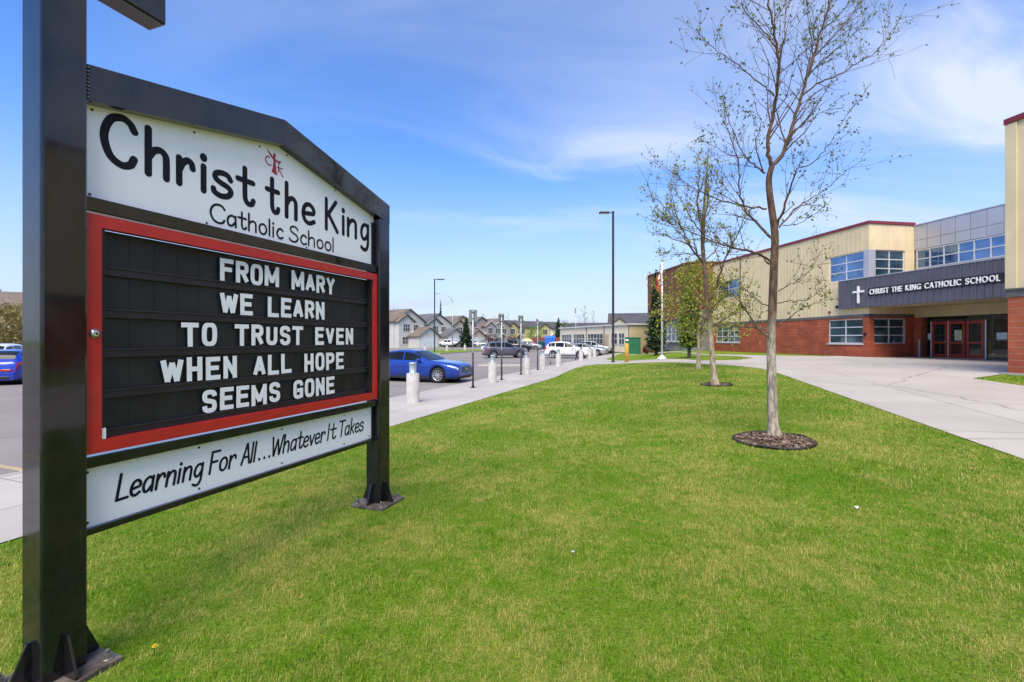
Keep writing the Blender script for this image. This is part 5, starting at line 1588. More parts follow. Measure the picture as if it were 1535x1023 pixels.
house(722, 135, R(42), 8.5, 11, 6.0, 'mauve', 'brown', 'mauve grey house with brown gable behind the red shrub', 1, 2.5, 4.0, garage=False, ridge='y')
house(750, 143, R(40), 8.5, 11, 6.0, 'mauve', 'brown', 'mauve grey house right of the brown gable, behind the black pickup', -1, 2.4, 3.8, garage=False, ridge='y')
house(776, 150, R(30), 10, 9.5, 6.0, 'yellow', 'dark', 'yellowish house behind the orange brown tree', -1, 2.2, 4.0, garage=False)
house(803, 157, R(25), 10, 9.5, 6.0, 'yellow', 'dark', 'second yellowish house behind the lime green tree', 1, 2.2, 4.0, garage=False)
house(826, 163, R(20), 10, 9.5, 6.0, 'white', 'dark', 'white house behind the bin enclosure', 1, 2.2, 4.0, garage=False)
house(850, 168, R(16), 10.0, 9.5, 5.8, 'blue', 'dark', 'blue grey house left of the portable classroom roof', -1, 2.1, 4.0, garage=False)
house(945, 120, R(-14), 11.0, 12, 5.8, 'tan', 'dark', 'dark roofed house behind the portable classroom', -1, 3.2, 5.0, garage=False)
house(888, 140, R(-6), 12.0, 10, 5.0, 'tan', 'dark', 'low house whose dark roof peeps over the portable classroom', 1, 2.0, 4.0, garage=False)
house(8, 60, R(30), 12, 10, 6.0, 'yellow', 'brown', 'tan house left of the tall sign post behind straw coloured shrubs', 1, 2.4, 4.2, garage=False)
house(-60, 92, R(24), 12, 10, 6.0, 'grey', 'grey', 'grey house beyond the left edge of the car park', 1, 2.4, 4.2)
house(505, 99, R(-6), 11, 9.5, 6.0, 'white', 'grey', 'white house hidden behind the school sign', -1, 2.3, 4.2)
for k_, (px_, D_, yw, wl, rf_, lb) in enumerate(((150, 96, 14, 'tan', 'brown', 'tan house far behind the letter board of the school sign'), (262, 104, 8, 'mauve', 'grey', 'mauve grey house far behind the middle of the school sign'), (385, 100, 2, 'grey', 'brown', 'pale grey brown roofed house far behind the right half of the school sign'), (-190, 80, 35, 'blue', 'dark', 'blue grey house outside the left edge of the photo'))):
    house(px_, D_, R(yw), 11, 9.5, 6.0, wl, rf_, lb, 1 if k_ % 2 else -1, 2.4, 4.2)
# neighbours' timber fence
def fence(pa, pb, label, mat, h=1.6, z=ROAD_Z):
    a, b = pa, pb; d = b - a; Lg = d.length
    t = thing('fence', label, 'fence', (a + b)/2, math.atan2(d.y, d.x))
    m = MB(); x = -Lg/2
    k = 0
    while x < Lg/2 - .02:
        m.box(x, min(x + .135, Lg/2), -.012 - .004*(k % 2), .012, .06, h + .015*math.sin(k*2.3)); x += .14; k += 1
    m.build('board_panel', mat, t)
    x = -Lg/2
    while x <= Lg/2 + .01:
        m = MB(); m.box(x-.05, x+.05, .014, .11, -.1, h + .08); m.build('post', mat, t); x += Lg/max(1, round(Lg/2.4))
    return t
CEDAR = pm('cedar_boards', (.36, .13, .045), .8, var=.25, scale=4)
RED_F = pm('red_brown_fence', (.24, .06, .038), .8, var=.2, scale=3)
fence(gp(583, 520.6, ROAD_Z), gp(601.5, 520.6, ROAD_Z), 'orange cedar fence beside the first grey house', CEDAR, 1.9)
# bin enclosure with blue bin and green bin
a, b = gp(799, 523.2, ROAD_Z), gp(849, 523.0, ROAD_Z)
fence(a, b, 'red brown bin enclosure fence behind the blue bin', RED_F, 2.3)
def skip_bin(px, py, wpx, hpx, label, mat, cat='bin'):
    p = gp(px, py, ROAD_Z); u = p.y/682; w_, h_ = wpx*u/2, hpx*u
    t = thing('waste_bin', label, cat, p, R(-6))
    m = MB(); m.add([(-w_*.9,-.8,.12),(w_*.9,-.8,.12),(w_*.9,.7,.12),(-w_*.9,.7,.12),(-w_,-.95,h_*.82),(w_,-.95,h_*.82),(w_,.8,h_),(-w_,.8,h_)],
                    [(0,3,2,1),(4,5,6,7),(0,1,5,4),(1,2,6,5),(2,3,7,6),(3,0,4,7)])
    for x in np.linspace(-w_*.8, w_*.8, 5): m.box(x-.04, x+.04, -.97, -.86, .3, h_*.78)
    m.build('body', mat, t)
    m = MB(); m.add([(-w_-.04,-1.0,h_*.82+.01),(w_+.04,-1.0,h_*.82+.01),(w_+.04,.84,h_+.02),(-w_-.04,.84,h_+.02),(-w_-.04,-1.0,h_*.82+.09),(w_+.04,-1.0,h_*.82+.09),(w_+.04,.84,h_+.1),(-w_-.04,.84,h_+.1)],
                    [(0,3,2,1),(4,5,6,7),(0,1,5,4),(1,2,6,5),(2,3,7,6),(3,0,4,7)]); m.build('lid', mat, t)
    m = MB()
    for x in (-w_*.7, w_*.7):
        for y in (-.6, .5): m.lathe([(.1, -.04), (.1, .04)], (x, y, .1), 12, axis='y')
    m.build('castor', MAT['tyre'], t)
skip_bin(824.5, 524.0, 15, 19.5, 'blue waste bin in front of the red brown enclosure', pm('bin_blue', (.035, .16, .60), .5))
skip_bin(811.5, 523.6, 11, 12, 'dark green waste bin left of the blue bin', pm('bin_green', (.015, .075, .05), .5))
# striped play tent / pale awning left of the enclosure
p = gp(790, 521.5, ROAD_Z); u = p.y/682
t = thing('awning_tent', 'pale yellow tent roof left of the bin enclosure', 'tent', p)
m = MB(); r_ = 11*u
prof = [(r_, 7*u), (r_*.86, 9.5*u), (r_*.6, 12*u), (r_*.3, 13.6*u), (0, 14.2*u)]
m.lathe(prof, (0,0,0), 18); m.lathe([(r_, 7*u), (r_, 5.4*u)], (0,0,0), 18); m.build('canopy', pm('tent_yellow', (.60, .56, .26), .8, var=.2, scale=1.2), t)
for a in range(4):
    m = MB(); an = a*math.pi/2 + .6; m.tube([(r_*.95*math.cos(an), r_*.95*math.sin(an), 0), (r_*.95*math.cos(an), r_*.95*math.sin(an), 7*u)], .05, 8); m.build('leg', MAT['galv'], t)

# portable classroom
pa, pb = Vector((14.7, 56.9, ROAD_Z)), Vector((8.25, 78.1, ROAD_Z))
d = pb - pa; Lg = d.length
t = thing('portable_classroom', 'long beige portable classroom with a row of white windows', 'building', pa, math.atan2(d.y, d.x))
PB = pm('portable_beige', (.74, .65, .47), .7, var=.06); PB2 = pm('portable_tan_end', (.52, .42, .24), .7, var=.06)
Hh = 1.82 + CAMZ - ROAD_Z
m = MB(); m.box(0, Lg, -8, 0, .25, Hh)
x = .6
while x < Lg: m.box(x - .03, x + .03, 0, .035, .25, Hh - .005); x += 1.2
m.build('wall', PB, t)
m = MB(); m.box(-.03, -.002, -7.98, -.02, .24, Hh - .3); m.build('end_wall', PB2, t)
m = MB(); m.box(-.25, Lg + .2, -8.2, .22, Hh + .001, Hh + .18); m.build('roof', TRIM, t)
m = MB(); m.box(.05, Lg - .05, -7.9, -.05, -.3, .249); m.build('skirting', MAT['band'], t)
def pwin(x0, x1):
    n = max(2, int(round((x1-x0)/.75)))
    x0, x1 = x0*1.25, x1*1.25
    m = MB(); z0, z1 = 1.30, 2.65
    m.box(x0, x1, .036, .09, z1, z1+.08); m.box(x0, x1, .036, .10, z0-.08, z0); m.box(x0, x0+.07, .036, .09, z0, z1); m.box(x1-.07, x1, .036, .09, z0, z1); m.box(x0+.07, x1-.07, .04, .085, 1.94, 2.02)
    for i in range(1, n): xx = x0 + (x1-x0)*i/n; m.box(xx-.035, xx+.035, .04, .086, z0, z1)
    f = m.build('window', MAT['frame_white'], t)
    m = MB(); m.box(x0+.03, x1-.03, .0365, .045, z0, z1); m.build('pane', HGL, f)
for x0, x1 in ((.9, 2.0), (2.3, 3.6), (5.4, 9.2), (10.0, 13.2), (13.8, 17.0)): pwin(x0, x1)
m = MB(); m.box(5.2, 6.2, .002, .07, .3, 2.6); dr = m.build('door', PB2, t)
m = MB(); m.box(6.0, 6.06, .071, .12, 1.2, 1.4); m.build('handle', MAT['chrome'], dr)
m = MB()
for xx in (.1, 6.5, 12.0): m.tube([(xx, .06, .3), (xx, .06, Hh)], .05, 8)
m.build('downpipe', MAT['brown'], t)

# ================================================================== TREES AND PLANTS
class Leaves:
    def __init__(s): s.q = []; s.r = []
    def add(s, c, size, rng, n=1, spread=0.0, aspect=.55, flat=0.0):
        c = np.asarray(c, float)
        for _ in range(n):
            p = c + rng.normal(0, 1, 3) * spread
            d = rng.normal(0, 1, 3); d[2] *= 1 - flat; d /= np.linalg.norm(d) + 1e-9
            e = np.cross(d, rng.normal(0, 1, 3)); e /= np.linalg.norm(e) + 1e-9
            L_ = size * rng.uniform(.7, 1.3); W_ = L_ * aspect
            s.q += [p - d*L_*.5, p + e*W_*.5, p + d*L_*.5, p - e*W_*.5]
            v = rng.uniform(0, 1); s.r += [v]*4
    def build(s, name, mat, parent, loc):
        if not s.q: return None
        return raw(name, np.array(s.q) - np.array(loc), 4, mat, parent, s.r)
def wobble(a, b, n, amt, rng):
    a, b = np.array(a), np.array(b); out = [a]
    for i in range(1, n):
        out.append(a + (b - a)*i/n + rng.normal(0, 1, 3)*amt)
    out.append(b); return out
def grow(m, lv, start, d, length, r, depth, rng, leaf, leaf_n, up=.25, minr=.0025, kids=(3, 5), lsz=.045):
    """a limb with side twigs and young leaves at the tips"""
    d = d / np.linalg.norm(d); n = max(3, int(length / .22)); p = np.array(start, float); pts = [p.copy()]
    cur = d.copy()
    for i in range(n):
        cur = cur + rng.normal(0, .11, 3) + np.array([0, 0, up * .10]); cur /= np.linalg.norm(cur)
        p = p + cur * length / n; pts.append(p.copy())
    rad = [max(minr, r * (1 - .85 * i / n)) for i in range(n + 1)]
    m.tube(pts, rad, 7 if r > .03 else 5 if r > .012 else 3, cap=False)
    if depth > 0:
        k = rng.integers(kids[0], kids[1] + 1)
        for j in range(k):
            f = .22 + .72 * (j + rng.uniform(.1, .9)) / k
            i = min(n - 1, int(f * n)); base = pts[i]; ax = pts[i+1] - pts[i]; ax /= np.linalg.norm(ax)
            side = np.cross(ax, rng.normal(0, 1, 3)); side /= np.linalg.norm(side) + 1e-9
            ang = rng.uniform(.5, .95)
            nd = ax * math.cos(ang) + side * math.sin(ang); nd[2] += .12
            grow(m, lv, base, nd, length * rng.uniform(.32, .58) * (1.15 - f*.5), max(minr, rad[i] * .62), depth - 1, rng, leaf, leaf_n, up, minr, kids, lsz)
    if leaf and depth <= 1:
        for q in pts[len(pts)//3:]:
            if rng.uniform() < leaf: lv.add(q, lsz, rng, rng.integers(1, leaf_n + 1), lsz*.42, .62)

def traced_tree(name, label, base_px, D, trunk, limbs, mats, seed, leaf=.55, z_ext=None, group=None, lsz=.045, slim=.74):
    """limbs follow the photograph's outline of this tree, spread in depth about its trunk"""
    rng = np.random.default_rng(seed)
    b = gp(*base_px); D = b.y
    t = thing(name, label, 'tree', b, 0, group)
    loc = np.array(b)
    m = MB(); lv = Leaves()
    def W3(pts, doff):
        n = len(pts); out = []
        for i, q in enumerate(pts):
            o = doff[0] + (doff[1] - doff[0]) * i / max(1, n - 1)
            out.append(np.array(at(q[0], q[1], D + o)))
        return out
    def dense(P, k=4):
        P = cr([tuple(p) for p in P], k); return [np.array(p) for p in P]
    tp = dense(W3([q[:2] for q in trunk], (0, 0)), 5)
    tr = np.interp(np.linspace(0, 1, len(tp)), np.linspace(0, 1, len(trunk)), [q[2] for q in trunk])
    tp[0] = np.array(b) + np.array([0, 0, -.04])
    m.tube(tp, [.78 * r * (1 + (.5 if i == 0 else .2 if i == 1 else .0)) for i, r in enumerate(tr)], 12, cap=False)
    trunk_o = MB(); trunk_o.v, trunk_o.f, trunk_o.smooth = [tuple(np.array(v) - loc) for v in m.v], m.f, m.smooth
    to = trunk_o.build('trunk', mats[0], t, fix=False)
    m = MB()
    for pts, r0, doff, twig in limbs:
        r0 *= slim; P = dense(W3(pts, doff), 5); n = len(P)
        P = [p + rng.normal(0, .008, 3) * (0 if i == 0 else 1) for i, p in enumerate(P)]
        rad = [max(.004, r0 * (1 - .88 * (i / (n-1))**.9)) for i in range(n)]
        m.tube(P, rad, 8 if r0 > .03 else 6, cap=False)
        Ltot = sum(np.linalg.norm(P[i+1]-P[i]) for i in range(n-1))
        kk = int(Ltot * twig * 1.25)
        for j in range(kk):
            f = .12 + .88 * (j + rng.uniform(0, 1)) / max(1, kk); i = min(n-2, int(f*(n-1)))
            ax = P[i+1] - P[i]; ax /= np.linalg.norm(ax) + 1e-9
            side = np.cross(ax, rng.normal(0, 1, 3)); side /= np.linalg.norm(side) + 1e-9
            a = rng.uniform(.4, .85); nd = ax*math.cos(a) + side*math.sin(a); nd[2] += .22
            grow(m, lv, P[i], nd, rng.uniform(.35, .95) * (1.15 - .45*f) * min(1.5, Ltot/1.6), max(.0035, rad[i]*.5), 1, rng, leaf, 2, .3, .0022, (2, 4), lsz)
        for q in P[n//2:]:
            if rng.uniform() < leaf: lv.add(q, lsz, rng, 2, lsz*.7, .62)
        lv.add(P[-1], lsz, rng, 3, lsz*.6, .62)
    mm = MB(); mm.v, mm.f, mm.smooth = [tuple(np.array(v) - loc) for v in m.v], m.f, m.smooth
    mm.build('branches', mats[1], t, fix=False)
    lv.build('leaves', mats[2], t, loc)
    return t
def z8(x, y): return (960 + x/2.557, y/2.557)
def z6(x, y): return (950 + x/5.114, 360 + y/5.114)
Z8 = lambda *a: [z8(x, y) for x, y in a]
Z6 = lambda *a: [z6(x, y) for x, y in a]
trunk1 = [(1160.5,656,.105),(1158,610,.092),(1156.5,560,.085),(1156,507,.080),(1158,455,.076),(1160,400,.072),(*z8(515,900),.068),(*z8(497,760),.060),(*z8(492,690),.055),(*z8(503,640),.050)]
limbs1 = [
 (Z8((503,640),(488,560),(505,460),(522,340),(526,210),(508,110),(486,0)) + [(1146,-50),(1142,-110),(1138,-160)], .042, (0, -.3), 6.5),
 (Z8((503,640),(545,590),(580,490),(620,360),(662,230),(690,130),(722,0)) + [(1250,-60),(1262,-120)], .046, (0, .5), 6.0),
 (Z8((520,875),(550,800),(580,700),(610,640),(632,598)), .030, (0, -.5), 5),
 (Z8((612,645),(660,625),(710,570),(750,510),(790,440),(830,395)), .013, (-.4, -.9), 4),
 (Z8((532,872),(590,805),(650,765),(720,720),(790,655),(855,612)), .020, (0, .7), 4.5),
 (Z8((545,865),(610,855),(670,820),(710,780)), .010, (0, -.6), 5),
 (Z8((505,915),(440,850),(400,800),(380,720),(372,610),(330,480),(322,370)), .030, (0, .5), 5),
 (Z8((482,802),(400,790),(300,765),(230,735),(180,705),(130,660)), .020, (0, -.7), 5),
 (Z8((478,665),(430,630),(395,590),(360,520),(335,450),(318,390)), .022, (0, .3), 5),
 (Z8((470,655),(440,560),(460,480),(435,390)), .013, (0, -.6), 5),
 (Z8((388,605),(330,590),(280,560),(225,535)), .011, (.25, .5), 5),
 (Z8((500,1005),(440,970),(330,945),(240,910),(150,872),(60,830)), .024, (0, -.8), 5),
 (Z8((618,370),(680,320),(760,288),(830,245),(900,200),(950,140),(1005,62)), .022, (.3, .9), 6),
 (Z8((512,368),(470,330),(420,290),(370,245),(300,200),(240,150),(215,118)), .015, (0, -.5), 5),
 (Z8((582,505),(640,470),(690,432),(765,415)), .011, (.2, -.6), 4.5),
 (Z8((530,205),(552,140),(556,60),(556,0)) + [(1176,-40)], .013, (-.2, .3), 7),
 (Z8((665,225),(650,130),(640,40)) + [(1206,-30)], .012, (.4, .1), 7),
 (Z8((670,215),(740,140),(800,70),(850,0)) + [(1300,-20)], .016, (.4, 1.0), 7),
 (Z8((690,120),(760,60),(800,0)) + [(1276,-40)], .012, (.5, -.2), 7),
 (Z8((520,180),(460,110),(400,40),(385,0)) + [(1102,-40)], .014, (-.2, -.8), 6),
 (Z8((640,300),(700,230),(780,170),(840,110),(880,60)), .014, (.3, -.5), 6),
 (Z6((1040,752),(960,690),(900,600),(840,500),(760,420),(690,375)), .024, (0, -.7), 5),
 (Z6((1035,185),(980,125),(880,90),(740,62),(640,45),(560,5)), .022, (0, .6), 5),
 (Z6((1030,505),(960,470),(880,400),(820,345)), .014, (0, .6), 5),
 (Z6((1105,485),(1200,470),(1330,460),(1420,400),(1480,345)), .013, (0, .5), 4),
 (Z6((1090,662),(1200,585),(1300,520),(1400,480),(1483,435)), .014, (0, -.6), 4),
 (Z6((1108,395),(1200,340),(1290,290),(1380,190),(1430,80)), .012, (0, .7), 4.5),
 (Z6((1030,690),(930,670),(830,660),(720,630),(600,590)), .013, (0, .9), 4.5),
]
traced_tree('bare_tree', 'tall nearly bare tree rising from the mulch ring on the lawn', (1160.5,656), 7.4, trunk1, limbs1, (MAT['bark'], MAT['bark'], MAT['bud']), 11, .58, lsz=.042)

trunk2 = [(1072,578,.13),(1068,540,.100),(1065,500,.09),(1061,460,.085),(1057,410,.078),(1054,380,.08),(1053,350,.065),(1056,300,.042),(1060,250,.022),(1062,222,.006)]
def A6(*a): return [(960 + x/4.2625, 200 + y/4.2625) for x, y in a]
limbs2 = [
 (A6((400,830),(395,640),(370,500),(365,390),(375,270),(355,160)), .05, (0, -.6), 4.6),
 (A6((405,700),(410,560),(430,440),(435,330),(410,160)), .045, (0, .5), 4.6),
 (A6((390,820),(330,740),(280,640),(230,520),(190,330)), .045, (0, -1.0), 4.6),
 (A6((380,800),(330,720),(220,680),(130,640),(80,600)), .032, (0, .9), 4.6),
 (A6((270,620),(210,540),(140,460),(70,380)), .026, (-.4, -1.4), 4.6),
 (A6((395,640),(330,560),(270,440),(200,330),(220,240)), .028, (0, 1.0), 4.6),
 (A6((405,820),(500,720),(470,650),(430,600)), .026, (0, 1.2), 4.2),
 (A6((480,1000),(540,800),(590,700),(640,600),(670,520)), .048, (0, -.8), 4.2),
 (A6((590,700),(560,640),(530,590)), .018, (-.5, -1), 4.2),
 (A6((380,780),(300,770),(200,775),(120,760)), .024, (0, -.5), 4.6),
 (A6((400,560),(460,460),(520,350),(470,230)), .024, (0, .9), 4.6),
 (A6((250,560),(170,540),(90,520)), .016, (-.5, -1.2), 4.6),
 ([(1060,455),(1035,440),(1005,430),(985,425)], .026, (0, 1.1), 4.6),
 ([(1061,470),(1080,450),(1100,440),(1118,430)], .026, (0, -1.1), 4.6),
 ([(1061,480),(1040,470),(1020,468),(1000,470)], .022, (0, -1.1), 4.6),
 ([(1062,490),(1085,480),(1105,470),(1120,468)], .022, (0, 1.0), 4.6),
]
traced_tree('bare_tree', 'second nearly bare tree on the lawn, with a pale peeling trunk', (1072,578), 16, trunk2, limbs2, (MAT['bark_pale'], MAT['bark'], MAT['bud_yellow']), 23, .75, lsz=.07)

def simple_tree(name, label, pos, height, spread, seed, mats, leaf=.6, leaf_n=3, lsz=.09, trunk_r=None, clear=.28, limbs=14, depth=2, crown_fill=0, group=None, droop=.25, fill_size=None):
    rng = np.random.default_rng(seed)
    t = thing(name, label, 'tree', pos, 0, group)
    r = trunk_r or height * .014
    n = 9; pts = [np.array([rng.normal(0, .02)*height*.1*(i > 0), rng.normal(0, .02)*height*.1*(i > 0), height*.94*i/n]) for i in range(n+1)]
    m = MB(); m.tube(pts, [max(.008, r*(1.35 if i == 0 else 1 - .9*i/n)) for i in range(n+1)], 10, cap=False); m.build('trunk', mats[0], t, fix=False)
    m = MB(); lv = Leaves()
    for k in range(limbs):
        f = clear + (1-clear) * (k + rng.uniform(0, .8)) / limbs
        i = min(n-1, int(f*n)); b = pts[i] + (pts[i+1]-pts[i])*(f*n-i)
        a = k*2.4 + rng.uniform(-.4, .4)
        rise = .35 + .9*f
        d = np.array([math.cos(a), math.sin(a), rise*droop*3.2])
        ln = spread * (1.05 - .72*abs((f-clear)/(1-clear) - .25)) * rng.uniform(.75, 1.15)
        grow(m, lv, b, d, ln, max(.012, r*.42*(1.1-f)), depth, rng, leaf, leaf_n, .35, .004, (2, 4), lsz)
    m.build('branches', mats[1], t, fix=False)
    if crown_fill:
        for _ in range(crown_fill // 14):
            f = rng.uniform(clear, 1.0); a = rng.uniform(0, 6.28)
            rad = spread * (1.0 - .75*max(0, (f - clear)/(1-clear))**1.4) * math.sqrt(rng.uniform(.05, 1))
            c = np.array([rad*math.cos(a), rad*math.sin(a), height*f])
            lv.add(c, fill_size or lsz, rng, 14, spread*.11, .6)
    lv.build('crown', mats[2], t, (0, 0, 0))
    return t
p = gp(1047, 553.5); u = p.y/682
simple_tree('young_birch', 'pale trunked young birch behind the second lawn tree', p, 148*u, 2.4, 5, (MAT['bark_pale'], MAT['bark'], MAT['bud_yellow']), .8, 4, .10, .085, .33, 26, 2, 2400, fill_size=.11)

def conifer(name, label, pos, height, width, seed, mat, tiers=22, clear=.06, dens=1.0, lsz=.16, droop=.35, group=None):
    rng = np.random.default_rng(seed)
    t = thing(name, label, 'tree', pos, 0, group)
    m = MB(); m.tube([(0,0,-.05), (0,0,height*.5), (0,0,height*.98)], [height*.022, height*.013, .01], 9, cap=False); m.build('trunk', MAT['bark_dark'], t, fix=False)
    m = MB(); lv = Leaves()
    for k in range(tiers):
        f = clear + (1 - clear) * k / tiers
        R_ = width * (1 - f)**.8 * rng.uniform(.82, 1.12) * (.75 if f < clear + .08 else 1)
        nb = max(4, int(9 * (1 - f) + 4))
        for j in range(nb):
            a = 6.283 * (j + rng.uniform(0, .8)) / nb; Rr = R_ * rng.uniform(.7, 1.12)
            z0 = height * f + rng.uniform(-.1, .1)
            pts = []
            for i in range(6):
                s_ = i / 5; pts.append((Rr*s_*math.cos(a), Rr*s_*math.sin(a), z0 - droop*Rr*s_ + .28*Rr*s_*s_))
            m.tube(pts, [max(.006, .022*(1 - s/6)) for s in range(6)], 4, cap=False)
            for i in range(1, 6):
                lv.add(pts[i], lsz*(.7+.5*(1-f)), rng, int(6*dens), .055*Rr + .03, .34, .3)
    lv.add((0, 0, height), lsz, rng, 8, .05, .3)
    m.build('branches', MAT['bark_dark'], t, fix=False)
    lv.build('crown', mat, t, (0, 0, 0))
    return t
p = gp(983.5, 533.5); u = p.y/682
conifer('spruce_tree', 'dark green spruce left of the flagpole', p, 128*u, 17.5*u, 3, MAT['needles'], 24, .10, 1.3, .26, .38)
p = gp(1033, 537.5); u = p.y/682
conifer('conifer_tree', 'bright green bushy conifer in front of the red brown school block', p, 126*u, 23*u, 8, MAT['needles_green'], 22, .17, 1.7, .24, .15)

def shrub(name, label, px, py, wpx, hpx, seed, mat, n=500, D=None, z=ROAD_Z, lsz=None, cat='shrub', trunk=True, group=None, top=1.0):
    rng = np.random.default_rng(seed); p = gp(px, py, z) if D is None else Vector(((px-767.5)/682*D, D, z))
    u = p.y/682; w_, h_ = wpx*u/2, hpx*u
    t = thing(name, label, cat, p, 0, group)
    m = MB(); lv = Leaves()
    for k in range(9):
        a = rng.uniform(0, 6.28); e = np.array([math.cos(a)*w_*.6*rng.uniform(.2, 1), math.sin(a)*w_*.6*rng.uniform(.2, 1), h_*rng.uniform(.6, .98)])
        m.tube(wobble((0, 0, -.05), e, 4, .05*w_, rng), [.05*w_*.5+.02, .04, .03, .02, .012], 5, cap=False)
    m.build('stem' if cat == 'shrub' else 'trunk', MAT['bark_dark'], t, fix=False)
    ls = lsz or max(.10, .10*w_)
    k = max(10, n // 16)
    for _ in range(k):
        d = rng.normal(0, 1, 3); d /= np.linalg.norm(d); rr = rng.uniform(.35, 1)**.5
        c = np.array([d[0]*w_*rr, d[1]*w_*rr, h_*(.55 + .45*d[2]*rr*top)])
        lv.add(c, ls, rng, 16, w_*.13, .6)
    lv.build('crown' if cat != 'shrub' else 'foliage', mat, t, (0, 0, 0))
    return t
shrub('red_shrub', 'dark red leaved shrub under the mauve house gable', 737, 519.5, 22, 19, 1, MAT['leaf_red'], 900)
shrub('red_shrub', 'dark red leaved shrub behind the black pickup', 770, 519.0, 20, 18, 2, MAT['leaf_red'], 900)
shrub('green_shrub', 'small green shrub in front of the first red leaved shrub', 723, 520.4, 12, 13, 3, MAT['leaf_green'], 500)
shrub('hedge', 'clipped dark green hedge beside the first grey house', 629.5, 520.6, 11, 10.5, 4, MAT['leaf_green'], 700, lsz=.22)
shrub('dry_shrub', 'straw coloured low shrub under the porch of the first grey house', 618, 520.8, 12, 5, 5, MAT['leaf_straw'], 300)
shrub('dry_shrub', 'straw coloured shrub against the garage right of the clipped hedge', 638, 521.4, 6, 9, 6, MAT['leaf_straw'], 260)
shrub('lime_tree', 'bright lime green round tree behind the pale tent', 803, 518, 27, 30, 7, MAT['leaf_lime'], 1500, cat='tree')
shrub('orange_tree', 'thin orange brown budding tree before the yellowish house', 780, 518, 20, 36, 8, MAT['leaf_straw'], 260, cat='tree', lsz=.18)
shrub('green_tree', 'green tree standing behind the blue bin', 844, 517.5, 26, 40, 9, MAT['leaf_green'], 1100, cat='tree')
shrub('green_tree', 'olive green tree at the far end of the portable classroom', 858, 518, 16, 36, 10, MAT['leaf_green'], 700, cat='tree')
shrub('straw_tree', 'straw coloured budding tree left of the tall sign post', 4, 530, 50, 84, 11, MAT['leaf_straw'], 4200, D=46, cat='tree', lsz=.22)
shrub('straw_tree', 'straw coloured budding tree in front of the tan house edge', 34, 530, 44, 78, 12, MAT['leaf_straw'], 1800, D=52, cat='tree', lsz=.22)
shrub('dark_shrub', 'dark shrub at the foot of the spruce', 970, 531, 18, 14, 13, MAT['leaf_red'], 400, z=None, lsz=.16)
p = gp(698.5, 521.0, ROAD_Z); u = p.y/682
conifer('spruce_tree', 'dark spruce in front of the tan house across the street', p, 45*u, 10.5*u, 31, MAT['needles'], 18, .06, 1.3, .55, .35)
p = gp(837, 519.0, ROAD_Z); u = p.y/682
conifer('spruce_tree', 'dark spruce behind the blue bin', p, 42*u, 9*u, 32, MAT['needles'], 16, .06, 1.2, .6, .35)
p = Vector(((660.5-767.5)/682*150, 150, ROAD_Z)); u = 150/682
conifer('far_spruce', 'narrow grey green spruce top showing above the grey roof', p, 66*u, 4*u, 33, MAT['needles'], 18, .3, .8, .6, .3)
far = [(876, 66, 175, 'dead'), (889, 60, 180, 'bare'), (748, 56, 185, 'bare'), (762, 52, 185, 'bare'), (711, 50, 170, 'bud'), (724, 52, 175, 'bud'), (741, 50, 178, 'bare'), (690, 48, 170, 'bud'), (868, 52, 165, 'bare'), (590, 66, 150, 'bare')]
fl_ = ['reddish bare treetop left of the portable classroom roof', 'thin bare treetop over the portable classroom', 'slim bare treetop above the mauve house, left one', 'slim bare treetop above the mauve house, right one',
       'budding treetop just left of the tallest sign post', 'budding treetop over the brown gable', 'faint bare treetop between the sign posts', 'budding treetop above the tan house roof', 'low bare treetop over the blue grey house', 'bare treetop over the first grey house roof']
for (px, hpx, D, kd), lab in zip(far, fl_):
    u = D/682
    simple_tree('far_tree', lab, Vector(((px-767.5)/682*D, D, ROAD_Z)), hpx*u*.9, 8*u if kd != 'dead' else 10*u, int(px), (MAT['bark_dark'], MAT['bark_dark'], MAT['leaf_straw' if kd == 'dead' else 'bud_yellow']),
                .7 if kd != 'bare' else .25, 2, .35, .16, .35, 12, 1, 0)

# ================================================================== MULCH RINGS
def mulch_ring(px, py, rad, label, seed, n):
    p = gp(px, py); rng = np.random.default_rng(seed)
    t = thing('mulch_ring', label, 'mulch bed', p)
    m = MB(); k = 40; vs = [(0, 0, .035)]
    for i in range(k):
        a = 2*math.pi*i/k; x, y = rad*math.cos(a), rad*math.sin(a); vs.append((x, y, gz(p.x+x, p.y+y) - p.z + .012))
    m.add(vs, [(0, i+1, (i+1) % k + 1) for i in range(k)]); m.build('soil', MAT['mulch'], t, fix=False)
    m = MB(); pts = []
    for i in range(k + 1):
        a = 2*math.pi*i/k; rr = rad*(1 + .012*math.sin(3*a)); x, y = rr*math.cos(a), rr*math.sin(a); pts.append((x, y, gz(p.x+x, p.y+y) - p.z + .028 + .008*math.sin(5*a)))
    m.tube(pts, .016, 6, cap=False); m.build('edging', MAT['edging'], t, fix=False)
    lv = Leaves()
    for _ in range(n):
        a = rng.uniform(0, 6.28); r_ = rad*.97*math.sqrt(rng.uniform(0, 1)); x, y = r_*math.cos(a), r_*math.sin(a)
        z = gz(p.x+x, p.y+y) - p.z + .03*(1 - r_/rad) + .022 + rng.uniform(0, .012)
        lv.add((x, y, z), rng.uniform(.03, .07), rng, 1, 0, .42, .75)
    o = lv.build('bark_chips', MAT['chips'], t, (0, 0, 0)); o['kind'] = 'stuff'
    return p, rad
rings = [mulch_ring(1159.5, 662, .54, 'oval bed of bark mulch with black edging round the tallest tree', 1, 1500), mulch_ring(1074, 577.5, .46, 'bark mulch bed round the second lawn tree', 2, 300)]

